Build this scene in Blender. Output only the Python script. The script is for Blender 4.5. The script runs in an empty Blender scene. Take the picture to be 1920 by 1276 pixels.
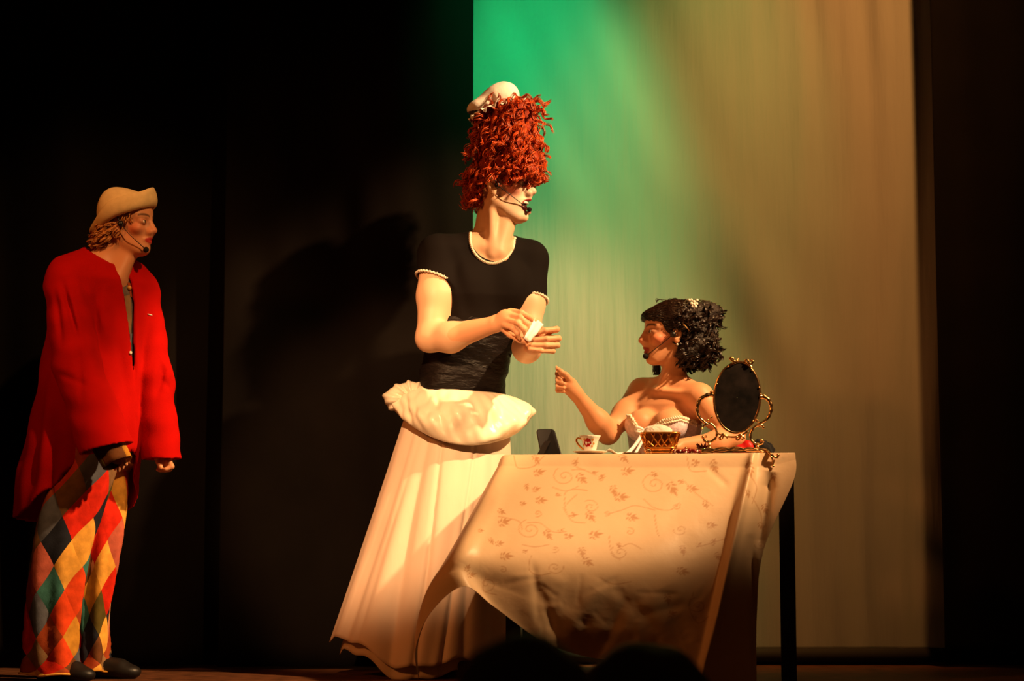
import bpy, math, random
import numpy as np
from mathutils import Vector
from mathutils.bvhtree import BVHTree

random.seed(7)
RNG = np.random.default_rng(11)
SC = bpy.context.scene
COL = SC.collection

# ------------------------------------------------------------------ camera
FPX = 3750.0
HORIZON = 1060.0
CAMZ = 0.40
TH = math.atan((HORIZON - 638.0) / FPX)
cam = bpy.data.cameras.new('camera')
cam.sensor_width = 36.0
cam.lens = FPX / 1920.0 * 36.0
cam.dof.use_dof = True
cam.dof.focus_distance = 7.2
cam.dof.aperture_fstop = 2.4
cam.clip_end = 100
camo = bpy.data.objects.new('camera', cam)
COL.objects.link(camo)
camo.location = (0, 0, CAMZ)
camo.rotation_euler = (math.pi / 2 + TH, 0, 0)
SC.camera = camo

# ------------------------------------------------------------------ world and stage lamps
SC.view_settings.view_transform = 'Standard'
SC.view_settings.look = 'None'
SC.view_settings.gamma = 1.0
SC.view_settings.use_curve_mapping = False
SC.view_settings.exposure = 0.0
w = bpy.data.worlds.new('dark_hall')
SC.world = w
w.use_nodes = True
w.node_tree.nodes['Background'].inputs[0].default_value = (1.0, 0.35, 0.10, 1)
w.node_tree.nodes['Background'].inputs[1].default_value = 0.02


def spot(name, loc, aim, watts, color, size_deg, blend, radius):
    l = bpy.data.lights.new(name, 'SPOT')
    l.energy = watts
    l.color = color
    l.spot_size = math.radians(size_deg)
    l.spot_blend = blend
    l.shadow_soft_size = radius
    o = bpy.data.objects.new(name, l)
    COL.objects.link(o)
    o.location = loc
    d = Vector(aim) - Vector(loc)
    o.rotation_euler = d.to_track_quat('-Z', 'Y').to_euler()
    return o


WARM = (1.0, 0.58, 0.26)
spot('key_spotlight', (4.08, 5.02, 5.13), (0.24, 7.25, 1.30), 3900, WARM, 21.5, 0.30, 0.11)
spot('front_spotlight', (-0.9, 0.8, 4.4), (-0.46, 7.4, 0.90), 3600, (1.0, 0.53, 0.23), 11.4, 0.6, 0.06)
spot('hall_fill_lamp', (-4.1, 3.7, 3.4), (0.0, 7.4, 1.0), 300, (1.0, 0.30, 0.06), 36, 0.8, 0.30)
spot('side_spotlight', (1.2, 3.4, 4.8), (-1.52, 7.2, 1.42), 860, (1.0, 0.50, 0.18), 22, 0.8, 0.07)
spot('green_backdrop_lamp', (-0.05, 6.9, 4.8), (0.16, 8.22, 1.95), 1050, (0.015, 1.0, 0.31), 27, 1.0, 0.08)
spot('green_backdrop_lamp', (0.75, 6.9, 4.8), (0.80, 8.22, 2.45), 170, (0.06, 1.0, 0.22), 27, 1.0, 0.08)
spot('amber_backdrop_lamp', (2.0, 6.2, 5.2), (1.18, 8.2, 1.95), 960, (1.0, 0.41, 0.10), 37, 1.0, 0.12)

# ------------------------------------------------------------------ helpers
CT, ST = math.cos(TH), math.sin(TH)


def pt(px, py, Y):
    """world point at depth Y seen at picture position px, py (1920 x 1276)"""
    a = (px - 960.0) / FPX
    b = (638.0 - py) / FPX
    dy = CT - b * ST
    dz = ST + b * CT
    return np.array([a / dy * Y, Y, CAMZ + dz / dy * Y])


def nrm(v):
    v = np.asarray(v, float)
    return v / (np.linalg.norm(v) + 1e-12)


def mesh_np(name, verts, faces, mat=None, parent=None, smooth=True, cols=None, colname='Col', fmat=None):
    me = bpy.data.meshes.new(name)
    verts = np.asarray(verts, np.float32)
    if isinstance(faces, np.ndarray):
        nf, k = faces.shape
        me.vertices.add(len(verts))
        me.vertices.foreach_set('co', verts.ravel())
        me.loops.add(nf * k)
        me.loops.foreach_set('vertex_index', faces.astype(np.int32).ravel())
        me.polygons.add(nf)
        me.polygons.foreach_set('loop_start', np.arange(0, nf * k, k, dtype=np.int32))
        me.polygons.foreach_set('loop_total', np.full(nf, k, np.int32))
        me.update(calc_edges=True)
    else:
        me.from_pydata([tuple(v) for v in verts], [], faces)
    me.validate()
    if smooth:
        me.polygons.foreach_set('use_smooth', np.ones(len(me.polygons), bool))
    mats = mat if isinstance(mat, (list, tuple)) else [mat]
    for m in mats:
        if m:
            me.materials.append(m)
    if fmat is not None:
        me.polygons.foreach_set('material_index', np.asarray(fmat, np.int32))
    if cols is not None:
        at = me.color_attributes.new(colname, 'FLOAT_COLOR', 'POINT')
        c = np.ones((len(verts), 4), np.float32)
        c[:, :3] = cols
        at.data.foreach_set('color', c.ravel())
    o = bpy.data.objects.new(name, me)
    COL.objects.link(o)
    if parent:
        o.parent = parent
        o.matrix_parent_inverse = parent.matrix_world.inverted() if parent.type != 'EMPTY' else parent.matrix_basis.inverted()
    return o


def empty(name, loc):
    o = bpy.data.objects.new(name, None)
    COL.objects.link(o)
    o.location = tuple(loc)
    return o


def tag(o, label=None, cat=None, group=None, kind=None):
    if label: o['label'] = label
    if cat: o['category'] = cat
    if group: o['group'] = group
    if kind: o['kind'] = kind
    return o


# ---- plain mesh collector
class MB:
    def __init__(s):
        s.v = []; s.f = []; s.n = 0

    def add(s, v, f):
        s.v.append(np.asarray(v, float)); s.f += [tuple(i + s.n for i in q) for q in f]; s.n += len(v)

    def box(s, c, h, R=None):
        c = np.asarray(c, float); h = np.asarray(h, float)
        P = np.array([[x, y, z] for x in (-1, 1) for y in (-1, 1) for z in (-1, 1)]) * h
        if R is not None: P = P @ np.asarray(R).T
        s.add(P + c, [(0, 1, 3, 2), (4, 6, 7, 5), (0, 4, 5, 1), (2, 3, 7, 6), (0, 2, 6, 4), (1, 5, 7, 3)])

    def tube(s, path, r, m=8, closed=False, cap=True):
        path = np.asarray(path, float); n = len(path)
        r = np.broadcast_to(np.asarray(r, float), (n,))
        if closed: t = np.roll(path, -1, 0) - np.roll(path, 1, 0)
        else: t = np.gradient(path, axis=0)
        t /= np.linalg.norm(t, axis=1, keepdims=True) + 1e-9
        u = np.cross(t[0], [0.31, 0.17, 0.93]); u = nrm(u)
        V = []
        a = np.arange(m) * 2 * math.pi / m
        for i in range(n):
            u = nrm(u - t[i] * (u @ t[i])); b = np.cross(t[i], u)
            V.append(path[i] + r[i] * (np.outer(np.cos(a), u) + np.outer(np.sin(a), b)))
        V = np.concatenate(V)
        F = []
        for i in range(n if closed else n - 1):
            i2 = (i + 1) % n
            for j in range(m):
                j2 = (j + 1) % m
                F.append((i * m + j, i * m + j2, i2 * m + j2, i2 * m + j))
        if cap and not closed:
            F.append(tuple(range(m - 1, -1, -1))); F.append(tuple((n - 1) * m + j for j in range(m)))
        s.add(V, F)

    def ball(s, c, r, nu=12, nv=8, R=None):
        c = np.asarray(c, float); r = np.broadcast_to(np.asarray(r, float), (3,))
        V = [(0, 0, 1)]
        for i in range(1, nv):
            th = math.pi * i / nv
            for j in range(nu):
                ph = 2 * math.pi * j / nu
                V.append((math.sin(th) * math.cos(ph), math.sin(th) * math.sin(ph), math.cos(th)))
        V.append((0, 0, -1))
        F = []
        for j in range(nu):
            F.append((0, 1 + j, 1 + (j + 1) % nu))
            F.append((len(V) - 1, 1 + (nv - 2) * nu + (j + 1) % nu, 1 + (nv - 2) * nu + j))
        for i in range(nv - 2):
            for j in range(nu):
                a = 1 + i * nu + j; b = 1 + i * nu + (j + 1) % nu
                F.append((a, a + nu, b + nu, b))
        P = np.array(V) * r
        if R is not None: P = P @ np.asarray(R).T
        s.add(P + c, F)

    def lathe(s, c, prof, m=32, wob=None):
        """prof: list of (r, z); closed with caps where r == 0"""
        c = np.asarray(c, float); V = []; F = []
        k = len(prof)
        for i, (r, z) in enumerate(prof):
            for j in range(m):
                a = 2 * math.pi * j / m
                rr = r * (wob(a, i) if wob else 1.0)
                V.append((rr * math.cos(a), rr * math.sin(a), z))
        for i in range(k - 1):
            for j in range(m):
                j2 = (j + 1) % m
                F.append((i * m + j, i * m + j2, (i + 1) * m + j2, (i + 1) * m + j))
        s.add(np.array(V) + c, F)

    def build(s, name, mat, parent=None, smooth=True):
        return mesh_np(name, np.concatenate(s.v), s.f, mat, parent, smooth)


def catmull(P, n, closed=False):
    P = np.asarray(P, float); k = len(P)
    segs = k if closed else k - 1
    ts = np.linspace(0, segs, n, endpoint=not closed)
    out = []
    for t in ts:
        i = min(int(t), segs - 1); f = t - i
        g = lambda j: P[j % k] if closed else P[min(max(j, 0), k - 1)]
        p0, p1, p2, p3 = g(i - 1), g(i), g(i + 1), g(i + 2)
        out.append(0.5 * ((2 * p1) + (-p0 + p2) * f + (2 * p0 - 5 * p1 + 4 * p2 - p3) * f * f + (-p0 + 3 * p1 - 3 * p2 + p3) * f ** 3))
    return np.array(out)


def grid_faces(n, m, wrap=False, flip=False):
    i, j = np.meshgrid(np.arange(n - 1), np.arange(m if wrap else m - 1), indexing='ij')
    j2 = (j + 1) % m
    F = np.stack([i * m + j, i * m + j2, (i + 1) * m + j2, (i + 1) * m + j], -1).reshape(-1, 4)
    return F[:, ::-1] if flip else F


# ---- distance field sculpting (smooth unions of limbs, meshed with surface nets)
def ax(*parts):
    out = [parts[0][0]]
    for a, b, h in parts:
        n = max(1, int(round((b - a) / h)))
        out += list(np.linspace(a, b, n + 1)[1:])
    return np.array(out)


def basis(fwd, up=(0, 0, 1)):
    f = nrm(fwd); l = nrm(np.cross(up, f)); u = np.cross(f, l)
    return np.stack([f, l, u], 1)     # columns: forward, left, up


class Field:
    def __init__(s, xs, ys, zs):
        s.x, s.y, s.z = xs, ys, zs
        s.d = np.full((len(xs), len(ys), len(zs)), 0.3, np.float32)

    def _box(s, lo, hi):
        r = []
        for a, l, h in ((s.x, lo[0], hi[0]), (s.y, lo[1], hi[1]), (s.z, lo[2], hi[2])):
            i0 = max(0, np.searchsorted(a, l) - 1); i1 = min(len(a), np.searchsorted(a, h) + 1)
            r.append(slice(i0, max(i0, i1)))
        return tuple(r)

    def co(s, sl):
        return (s.x[sl[0]][:, None, None].astype(np.float32), s.y[sl[1]][None, :, None].astype(np.float32), s.z[sl[2]][None, None, :].astype(np.float32))

    def put(s, sl, d, k, sub=False):
        a = s.d[sl]
        if a.size == 0: return
        if sub:
            h = np.maximum(k - np.abs(a + d), 0) / k
            s.d[sl] = np.maximum(a, -d) + h * h * k * 0.25
        else:
            h = np.maximum(k - np.abs(a - d), 0) / k
            s.d[sl] = np.minimum(a, d) - h * h * k * 0.25

    def cap(s, p0, p1, r0, r1, k=0.02, sub=False, inf=0.0, cut=None):
        p0 = np.asarray(p0, float); p1 = np.asarray(p1, float); r0 += inf; r1 += inf
        m = max(r0, r1) + k + 0.015
        sl = s._box(np.minimum(p0, p1) - m, np.maximum(p0, p1) + m)
        X, Y, Z = s.co(sl)
        b = p1 - p0; L = max(b @ b, 1e-9)
        t = np.clip(((X - p0[0]) * b[0] + (Y - p0[1]) * b[1] + (Z - p0[2]) * b[2]) / L, 0, 1)
        d = np.sqrt((X - p0[0] - t * b[0]) ** 2 + (Y - p0[1] - t * b[1]) ** 2 + (Z - p0[2] - t * b[2]) ** 2) - (r0 + t * (r1 - r0))
        if cut is not None:
            cp, cn = cut; cn = nrm(cn)
            d = np.maximum(d, (X - cp[0]) * cn[0] + (Y - cp[1]) * cn[1] + (Z - cp[2]) * cn[2])
        s.put(sl, d, k, sub)

    def ell(s, c, r, R=None, k=0.02, sub=False, inf=0.0):
        c = np.asarray(c, float); r = np.asarray(r, float) + inf
        R = np.eye(3) if R is None else np.asarray(R)
        ext = np.sqrt(((R * r[None, :]) ** 2).sum(1)) + k + 0.015
        sl = s._box(c - ext, c + ext)
        X, Y, Z = s.co(sl)
        X, Y, Z = X - c[0], Y - c[1], Z - c[2]
        k0 = 0; k1 = 0
        for i in range(3):
            q = X * R[0, i] + Y * R[1, i] + Z * R[2, i]
            k0 = k0 + (q / r[i]) ** 2; k1 = k1 + (q / r[i] ** 2) ** 2
        k0 = np.sqrt(k0); k1 = np.sqrt(k1) + 1e-6
        s.put(sl, k0 * (k0 - 1) / k1, k, sub)

    def loft(s, secs, yaw_fwd, k=0.02, sub=False, inf=0.0, pw=2.0, fn=None):
        """secs: list of (center, half forward, half side); elliptic sections stacked in z"""
        secs = sorted(secs, key=lambda q: q[0][2])
        zz = np.array([q[0][2] for q in secs]); cx = np.array([q[0][0] for q in secs]); cy = np.array([q[0][1] for q in secs])
        fa = np.array([q[1] for q in secs]) + inf; sa = np.array([q[2] for q in secs]) + inf
        m = max(fa.max(), sa.max()) + k + 0.03
        sl = s._box((cx.min() - m, cy.min() - m, zz[0] - m), (cx.max() + m, cy.max() + m, zz[-1] + m))
        X, Y, Z = s.co(sl)
        zq = s.z[sl[2]]
        I = lambda v: np.interp(zq, zz, v)[None, None, :].astype(np.float32)
        CX, CY, FA, SA = I(cx), I(cy), I(fa), I(sa)
        f = nrm(np.array([yaw_fwd[0], yaw_fwd[1], 0])); l = np.array([-f[1], f[0]])
        qf = ((X - CX) * f[0] + (Y - CY) * f[1]); qs = ((X - CX) * l[0] + (Y - CY) * l[1])
        kk = (np.abs(qf / FA) ** pw + np.abs(qs / SA) ** pw) ** (1 / pw)
        d = (kk - 1) * np.minimum(FA, SA) * 0.9
        if fn is not None: d = d + fn(qf, qs, Z, X, Y)
        dz = np.maximum(zz[0] - Z, Z - zz[-1])
        d = np.maximum(d, dz)
        s.put(sl, d, k, sub)

    def copy(s):
        f = Field.__new__(Field); f.x, f.y, f.z = s.x, s.y, s.z; f.d = s.d.copy(); return f

    def full(s):
        return s.co((slice(None),) * 3)

    def mesh(s):
        d = s.d; inside = d < 0
        nx, ny, nz = d.shape
        m = np.zeros((nx - 1, ny - 1, nz - 1), np.uint8)
        for i in (0, 1):
            for j in (0, 1):
                for k in (0, 1):
                    m += inside[i:nx - 1 + i, j:ny - 1 + j, k:nz - 1 + k]
        act = (m > 0) & (m < 8)
        idx = np.argwhere(act)
        vid = np.full(act.shape, -1, np.int32); vid[act] = np.arange(len(idx))
        offs = [(i, j, k) for i in (0, 1) for j in (0, 1) for k in (0, 1)]
        val = np.stack([d[idx[:, 0] + o[0], idx[:, 1] + o[1], idx[:, 2] + o[2]] for o in offs], 1)
        acc = np.zeros((len(idx), 3)); cnt = np.zeros(len(idx))
        for a in range(8):
            for b in range(a + 1, 8):
                if sum(abs(offs[a][q] - offs[b][q]) for q in range(3)) != 1: continue
                va, vb = val[:, a], val[:, b]
                cr = (va < 0) != (vb < 0)
                t = np.where(cr, va / np.where(cr, va - vb, 1), 0)
                p = np.array(offs[a])[None] + t[:, None] * (np.array(offs[b]) - np.array(offs[a]))[None]
                acc += np.where(cr[:, None], p, 0); cnt += cr
        f = acc / cnt[:, None]
        V = np.empty((len(idx), 3))
        for q, a in enumerate((s.x, s.y, s.z)):
            i = idx[:, q]; V[:, q] = a[i] + f[:, q] * (a[i + 1] - a[i])
        Q = []
        for axn in range(3):
            sh = [slice(1, -1)] * 3; sh[axn] = slice(0, -1)
            sh2 = [slice(1, -1)] * 3; sh2[axn] = slice(1, None)
            A = inside[tuple(sh)]; B = inside[tuple(sh2)]
            e = np.argwhere(A != B)
            if not len(e): continue
            out = A[tuple(e.T)]
            base = e + 1; base[:, axn] -= 1
            o1, o2 = [(1, 2), (2, 0), (0, 1)][axn]
            q = []
            for (u, v) in ((-1, -1), (0, -1), (0, 0), (-1, 0)):
                c = base.copy(); c[:, o1] += u; c[:, o2] += v
                c = np.minimum(np.maximum(c, 0), np.array(act.shape) - 1)
                q.append(vid[c[:, 0], c[:, 1], c[:, 2]])
            q = np.stack(q, 1)
            q[~out] = q[~out][:, ::-1]
            Q.append(q)
        Q = np.concatenate(Q)
        Q = Q[(Q >= 0).all(1)]
        return V, Q


def relax(V, F, it=2, lam=0.5):
    """gentle smoothing of a quad mesh"""
    e = np.concatenate([F[:, [0, 1]], F[:, [1, 2]], F[:, [2, 3]], F[:, [3, 0]]])
    for _ in range(it):
        acc = np.zeros_like(V); n = np.zeros(len(V))
        np.add.at(acc, e[:, 0], V[e[:, 1]]); np.add.at(n, e[:, 0], 1)
        np.add.at(acc, e[:, 1], V[e[:, 0]]); np.add.at(n, e[:, 1], 1)
        V = V + lam * (acc / np.maximum(n, 1)[:, None] - V)
    return V


def surf(o):
    """ray casting tool on a finished mesh: hit(px, py) -> world point, normal"""
    me = o.data
    v = np.empty(len(me.vertices) * 3, np.float32); me.vertices.foreach_get('co', v)
    bvh = BVHTree.FromPolygons(v.reshape(-1, 3).tolist(), [tuple(p.vertices) for p in me.polygons])

    def hit(px, py):
        p = pt(px, py, 7.0)
        d = Vector(p) - Vector((0, 0, CAMZ)); d.normalize()
        h = bvh.ray_cast(Vector((0, 0, CAMZ)), d)
        if h[0] is None: return None, None
        return np.array(h[0]), np.array(h[1])
    hit.bvh = bvh
    return hit


# ------------------------------------------------------------------ materials
def mat(name, col, rough=0.6, metal=0.0, spec=0.4, noise=None, bump=None, sheen=0.0, vcol=None, trans=0.0, coat=0.0, alpha=1.0, ior=1.45, glass=0.0, aniso=None):
    m = bpy.data.materials.new(name); m.use_nodes = True
    nt = m.node_tree; N = nt.nodes; L = nt.links
    b = N['Principled BSDF']; out = N['Material Output']
    b.inputs['Roughness'].default_value = rough
    b.inputs['Metallic'].default_value = metal
    b.inputs['Specular IOR Level'].default_value = spec
    b.inputs['Sheen Weight'].default_value = sheen
    b.inputs['Coat Weight'].default_value = coat
    b.inputs['Transmission Weight'].default_value = glass
    b.inputs['IOR'].default_value = ior
    tc = N.new('ShaderNodeTexCoord')
    src = None
    if vcol:
        at = N.new('ShaderNodeVertexColor'); at.layer_name = vcol; src = at.outputs['Color']
    else:
        rgb = N.new('ShaderNodeRGB'); rgb.outputs[0].default_value = (*col, 1); src = rgb.outputs[0]
    if noise:
        sc_, amt = noise
        n = N.new('ShaderNodeTexNoise'); n.inputs['Scale'].default_value = sc_; n.inputs['Detail'].default_value = 5
        L.new(tc.outputs['Object'], n.inputs['Vector'])
        mr = N.new('ShaderNodeMapRange'); mr.inputs['From Min'].default_value = 0.3; mr.inputs['From Max'].default_value = 0.7
        mr.inputs['To Min'].default_value = 1 - amt; mr.inputs['To Max'].default_value = 1 + amt
        L.new(n.outputs['Fac'], mr.inputs['Value'])
        mx = N.new('ShaderNodeVectorMath'); mx.operation = 'SCALE'
        L.new(src, mx.inputs[0]); L.new(mr.outputs[0], mx.inputs['Scale']); src = mx.outputs[0]
    L.new(src, b.inputs['Base Color'])
    if bump:
        sc_, st, dist = bump[:3]
        n2 = N.new('ShaderNodeTexNoise'); n2.inputs['Scale'].default_value = sc_; n2.inputs['Detail'].default_value = 4
        mp = N.new('ShaderNodeMapping')
        if len(bump) > 3: mp.inputs['Scale'].default_value = bump[3]
        L.new(tc.outputs['Object'], mp.inputs['Vector']); L.new(mp.outputs[0], n2.inputs['Vector'])
        bp = N.new('ShaderNodeBump'); bp.inputs['Strength'].default_value = st; bp.inputs['Distance'].default_value = dist
        L.new(n2.outputs['Fac'], bp.inputs['Height']); L.new(bp.outputs[0], b.inputs['Normal'])
    if trans > 0:
        t = N.new('ShaderNodeBsdfTranslucent'); L.new(src, t.inputs['Color'])
        mix = N.new('ShaderNodeMixShader'); mix.inputs[0].default_value = trans
        L.new(b.outputs[0], mix.inputs[1]); L.new(t.outputs[0], mix.inputs[2]); L.new(mix.outputs[0], out.inputs['Surface'])
    return m


M = {}
M['skin'] = mat('skin', (.7, .4, .25), rough=0.48, spec=0.35, vcol='Col', bump=(220, 0.05, 0.002))
M['eye'] = mat('eye', (.8, .8, .8), rough=0.15, vcol='Col')
M['red_wool'] = mat('red_wool', (0.40, 0.004, 0.002), rough=0.95, spec=0.05, noise=(9, .12), bump=(260, .35, .002), sheen=0.0)
M['grey_shirt'] = mat('grey_shirt', (0.16, 0.12, 0.10), rough=0.9, spec=0.1, noise=(18, .5))
M['felt'] = mat('felt', (0.72, 0.52, 0.25), rough=0.95, spec=0.08, noise=(40, .08), bump=(300, .3, .0015))
M['blond'] = mat('blond_hair', (0.50, 0.20, 0.05), rough=0.35, spec=0.5, noise=(60, .35))
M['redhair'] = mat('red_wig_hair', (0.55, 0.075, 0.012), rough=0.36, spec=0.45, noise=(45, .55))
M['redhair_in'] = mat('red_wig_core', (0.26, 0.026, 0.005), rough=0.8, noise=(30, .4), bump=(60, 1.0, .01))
M['darkhair'] = mat('dark_brown_hair', (0.014, 0.006, 0.004), rough=0.24, spec=0.5, noise=(50, .4))
M['darkhair_in'] = mat('dark_hair_core', (0.009, 0.004, 0.003), rough=0.6, noise=(40, .4), bump=(90, 1.0, .01))
M['black_jersey'] = mat('black_jersey', (0.006, 0.004, 0.0035), rough=0.85, spec=0.12, bump=(200, .2, .001))
M['black_satin'] = mat('black_satin', (0.006, 0.004, 0.004), rough=0.5, spec=0.2, bump=(18, .5, .02, (1, 1, 3)))
M['lace'] = mat('cream_lace', (0.82, 0.72, 0.58), rough=0.8, bump=(300, .5, .002))
M['satin'] = mat('ivory_satin', (0.83, 0.74, 0.58), rough=0.30, spec=0.5, noise=(8, .06), bump=(10, .12, .02))
M['skirt'] = mat('cream_skirt_cloth', (0.82, 0.64, 0.51), rough=0.55, spec=0.3, noise=(5, .05), bump=(9, .22, .02, (1, 1, .25)), trans=0.12)
M['skirt_in'] = mat('cream_petticoat_cloth', (0.72, 0.55, 0.40), rough=0.7, spec=0.2, trans=0.15)
M['white_cotton'] = mat('white_cotton', (0.86, 0.82, 0.76), rough=0.85, bump=(25, .4, .01))
M['corset'] = mat('lilac_corset_brocade', (0.72, 0.60, 0.68), rough=0.5, spec=0.35, noise=(70, .22), bump=(120, .5, .003))
M['ribbon'] = mat('white_ribbon', (0.85, 0.80, 0.82), rough=0.4)
M['paper'] = mat('white_paper', (0.90, 0.86, 0.86), rough=0.7, bump=(40, .3, .004))
M['black_plastic'] = mat('black_plastic', (0.008, 0.007, 0.007), rough=0.35, spec=0.5)
M['black_foam'] = mat('black_foam', (0.006, 0.005, 0.005), rough=0.95, bump=(300, .6, .002))
M['black_leather'] = mat('black_leather', (0.010, 0.008, 0.007), rough=0.45, bump=(120, .2, .002))
M['gold'] = mat('aged_gold', (0.80, 0.47, 0.20), rough=0.24, metal=1.0, noise=(60, .25), bump=(140, .25, .002))
M['amber_gilt'] = mat('amber_gilt', (0.75, 0.30, 0.05), rough=0.25, metal=0.75, spec=0.6, noise=(50, .25))
M['black_velvet'] = mat('black_velvet', (0.010, 0.007, 0.006), rough=0.9, spec=0.1, noise=(20, .8), sheen=0.03)
M['mirror'] = mat('mirror_glass', (0.9, 0.9, 0.9), rough=0.02, metal=1.0)
M['porcelain'] = mat('porcelain', (0.86, 0.82, 0.74), rough=0.15, spec=0.6, coat=0.4)
M['rose_print'] = mat('red_rose_print', (0.45, 0.015, 0.012), rough=0.25, noise=(300, .5))
M['leaf_print'] = mat('ochre_leaf_print', (0.62, 0.30, 0.05), rough=0.25)
M['dark_wood'] = mat('dark_wood', (0.010, 0.006, 0.004), rough=0.4, spec=0.35, noise=(20, .4))
M['tulle'] = mat('white_powder_puff', (0.82, 0.74, 0.66), rough=1.0, bump=(160, .8, .004), trans=0.2)
M['red_cloth'] = mat('red_satin_cloth', (0.50, 0.008, 0.008), rough=0.5)
M['crimson'] = mat('crimson_beads', (0.16, 0.006, 0.005), rough=0.3)
M['pearl'] = mat('pearl', (0.85, 0.78, 0.68), rough=0.18, coat=0.5)
M['curtain'] = mat('black_stage_drape', (0.0055, 0.0040, 0.0033), rough=0.95, spec=0.05, noise=(3, .2), bump=(150, .2, .002))
M['backdrop'] = mat('pale_backdrop_cloth', (0.27, 0.26, 0.23), rough=0.8, spec=0.15, noise=(2, .04), bump=(3.0, .22, .06, (4, 1, .35)))
M['hem'] = mat('dark_backdrop_hem', (0.02, 0.016, 0.012), rough=0.8)
M['floor'] = mat('dark_stage_boards', (0.10, 0.036, 0.014), rough=0.5, spec=0.3, noise=(14, .5))
M['hall'] = mat('dark_hall_carpet', (0.012, 0.010, 0.010), rough=0.95)
M['dark_cloth'] = mat('dark_clothing', (0.012, 0.010, 0.011), rough=0.95)
M['seat'] = mat('dark_seat_cloth', (0.02, 0.006, 0.008), rough=0.95)

# ------------------------------------------------------------------ the setting
def slab(name, lo, hi, m, kind='structure'):
    b = MB(); lo = np.array(lo, float); hi = np.array(hi, float)
    b.box((lo + hi) / 2, (hi - lo) / 2)
    o = b.build(name, m, smooth=False)
    o['kind'] = kind
    return o


tag(slab('floor', (-5, 6.2, -0.12), (5, 10.6, 0.0), M['floor']), 'dark wooden stage floor under the actors and table')
tag(slab('wall_front', (-5, 6.2, -1.15), (5, 6.3, -0.12), M['hall']), 'dark riser below the front of the stage')
tag(slab('floor_hall', (-5, -1.5, -1.25), (5, 6.2, -1.15), M['hall']), 'dark floor of the audience hall')
tag(slab('wall_back', (-5, 10.5, 0.0), (5, 10.6, 6.0), M['curtain']), 'dark wall behind the stage cloths')


def drape(name, X0, X1, Yc, z0, z1, nx, nz, fn, m, parent=None, thick=0.006):
    u = np.linspace(0, 1, nx); v = np.linspace(0, 1, nz)
    U, Vv = np.meshgrid(u, v, indexing='ij')
    X = X0 + (X1 - X0) * U; Z = z0 + (z1 - z0) * Vv
    Yd = Yc + fn(X, Z)
    A = np.stack([X, Yd, Z], -1).reshape(-1, 3); B = A + np.array([0, thick, 0])
    n = nx * nz
    F = grid_faces(nx, nz)
    i = np.arange(nx - 1); j = np.arange(nz - 1)
    side = [np.stack([j, j + n, j + 1 + n, j + 1], 1), np.stack([(nx - 1) * nz + j, (nx - 1) * nz + j + 1, (nx - 1) * nz + j + 1 + n, (nx - 1) * nz + j + n], 1),
            np.stack([i * nz, (i + 1) * nz, (i + 1) * nz + n, i * nz + n], 1), np.stack([i * nz + nz - 1, i * nz + nz - 1 + n, (i + 1) * nz + nz - 1 + n, (i + 1) * nz + nz - 1], 1)]
    F = np.concatenate([F, F[:, ::-1] + n] + side)
    return mesh_np(name, np.concatenate([A, B]), F, m, parent)


def folds(seed, freqs, amps, lean=0.0):
    r = np.random.default_rng(seed); ph = r.uniform(0, 6.28, len(freqs)); ph2 = r.uniform(0, 6.28, len(freqs))

    def fn(X, Z):
        d = 0
        for f, a, p, p2 in zip(freqs, amps, ph, ph2):
            d = d + a * np.sin(f * (X + lean * Z + 0.05 * np.sin(1.1 * Z + p2)) + p) * (1 + 0.3 * np.sin(0.9 * Z + p2))
        return d
    return fn


xa = pt(430, 300, 7.78)[0]; xb = pt(887, 250, 7.86)[0]
c1 = drape('stage_curtain', -3.2, xa + .01, 7.92, 0.012, 3.6, 220, 40, folds(1, (7, 15, 31), (.035, .02, .006), .06), M['curtain'])
tag(c1, 'tall black stage curtain hanging behind the person in red jacket', 'curtain', 'black stage curtains')
c2 = drape('stage_curtain', xa - .02, xb, 7.86, 0.012, 3.6, 200, 40, folds(2, (9, 19, 37), (.022, .012, .004), .03), M['curtain'])
tag(c2, 'black stage curtain overlapping the green edge of the pale backdrop', 'curtain', 'black stage curtains')
xr = pt(1764, 638, 7.95)[0]
c3 = drape('stage_curtain', xr, 3.4, 7.98, 0.012, 3.6, 160, 40, folds(3, (8, 17, 33), (.04, .02, .006), .0), M['curtain'])
tag(c3, 'black stage curtain past the brown edge of the backdrop, beyond the table', 'curtain', 'black stage curtains')


def backfold(X, Z):
    s = 0.010 * np.sin(6.0 * X + 0.5 * np.sin(1.3 * Z) + .4) + 0.006 * np.sin(13 * X + 0.9 * np.sin(2 * Z) + 2) * (0.5 + 0.5 * np.sin(1.7 * Z + X))
    right = 1 / (1 + np.exp(-(X - 1.15) / .14))
    s = s + right * (0.009 * np.sin(31 * X + 1.4 * np.sin(2.2 * Z)) + 0.005 * np.sin(57 * X + 2.1 * np.sin(1.6 * Z + 1)) * (0.5 + 0.5 * np.sin(3 * Z)))
    diag = X + 0.42 * (Z - 2.6)
    topl = np.exp(-((X - 0.25) / .5) ** 2) / (1 + np.exp(-(Z - 1.9) / .12))
    s = s + topl * (0.010 * np.sin(14 * diag + .3) + 0.003 * np.sin(30 * diag))
    low = np.exp(-((Z - 1.35) / .45) ** 2) * np.exp(-((X - 0.95) / .28) ** 2)
    s = s + low * 0.02 * np.sin(15 * (X + 0.45 * (Z - 1.3)))
    return s


bd = drape('painted_backdrop', -0.45, xr + .25, 8.22, 0.055, 3.5, 300, 160, backfold, M['backdrop'])
tag(bd, 'pale cloth backdrop lit green and amber behind the table', 'backdrop')
hm = MB(); hm.tube([(-0.45, 8.21, 0.04), (xr + .25, 8.21, 0.04)], 0.03, 10)
hm.build('hem_pole', M['hem'], bd)

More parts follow.
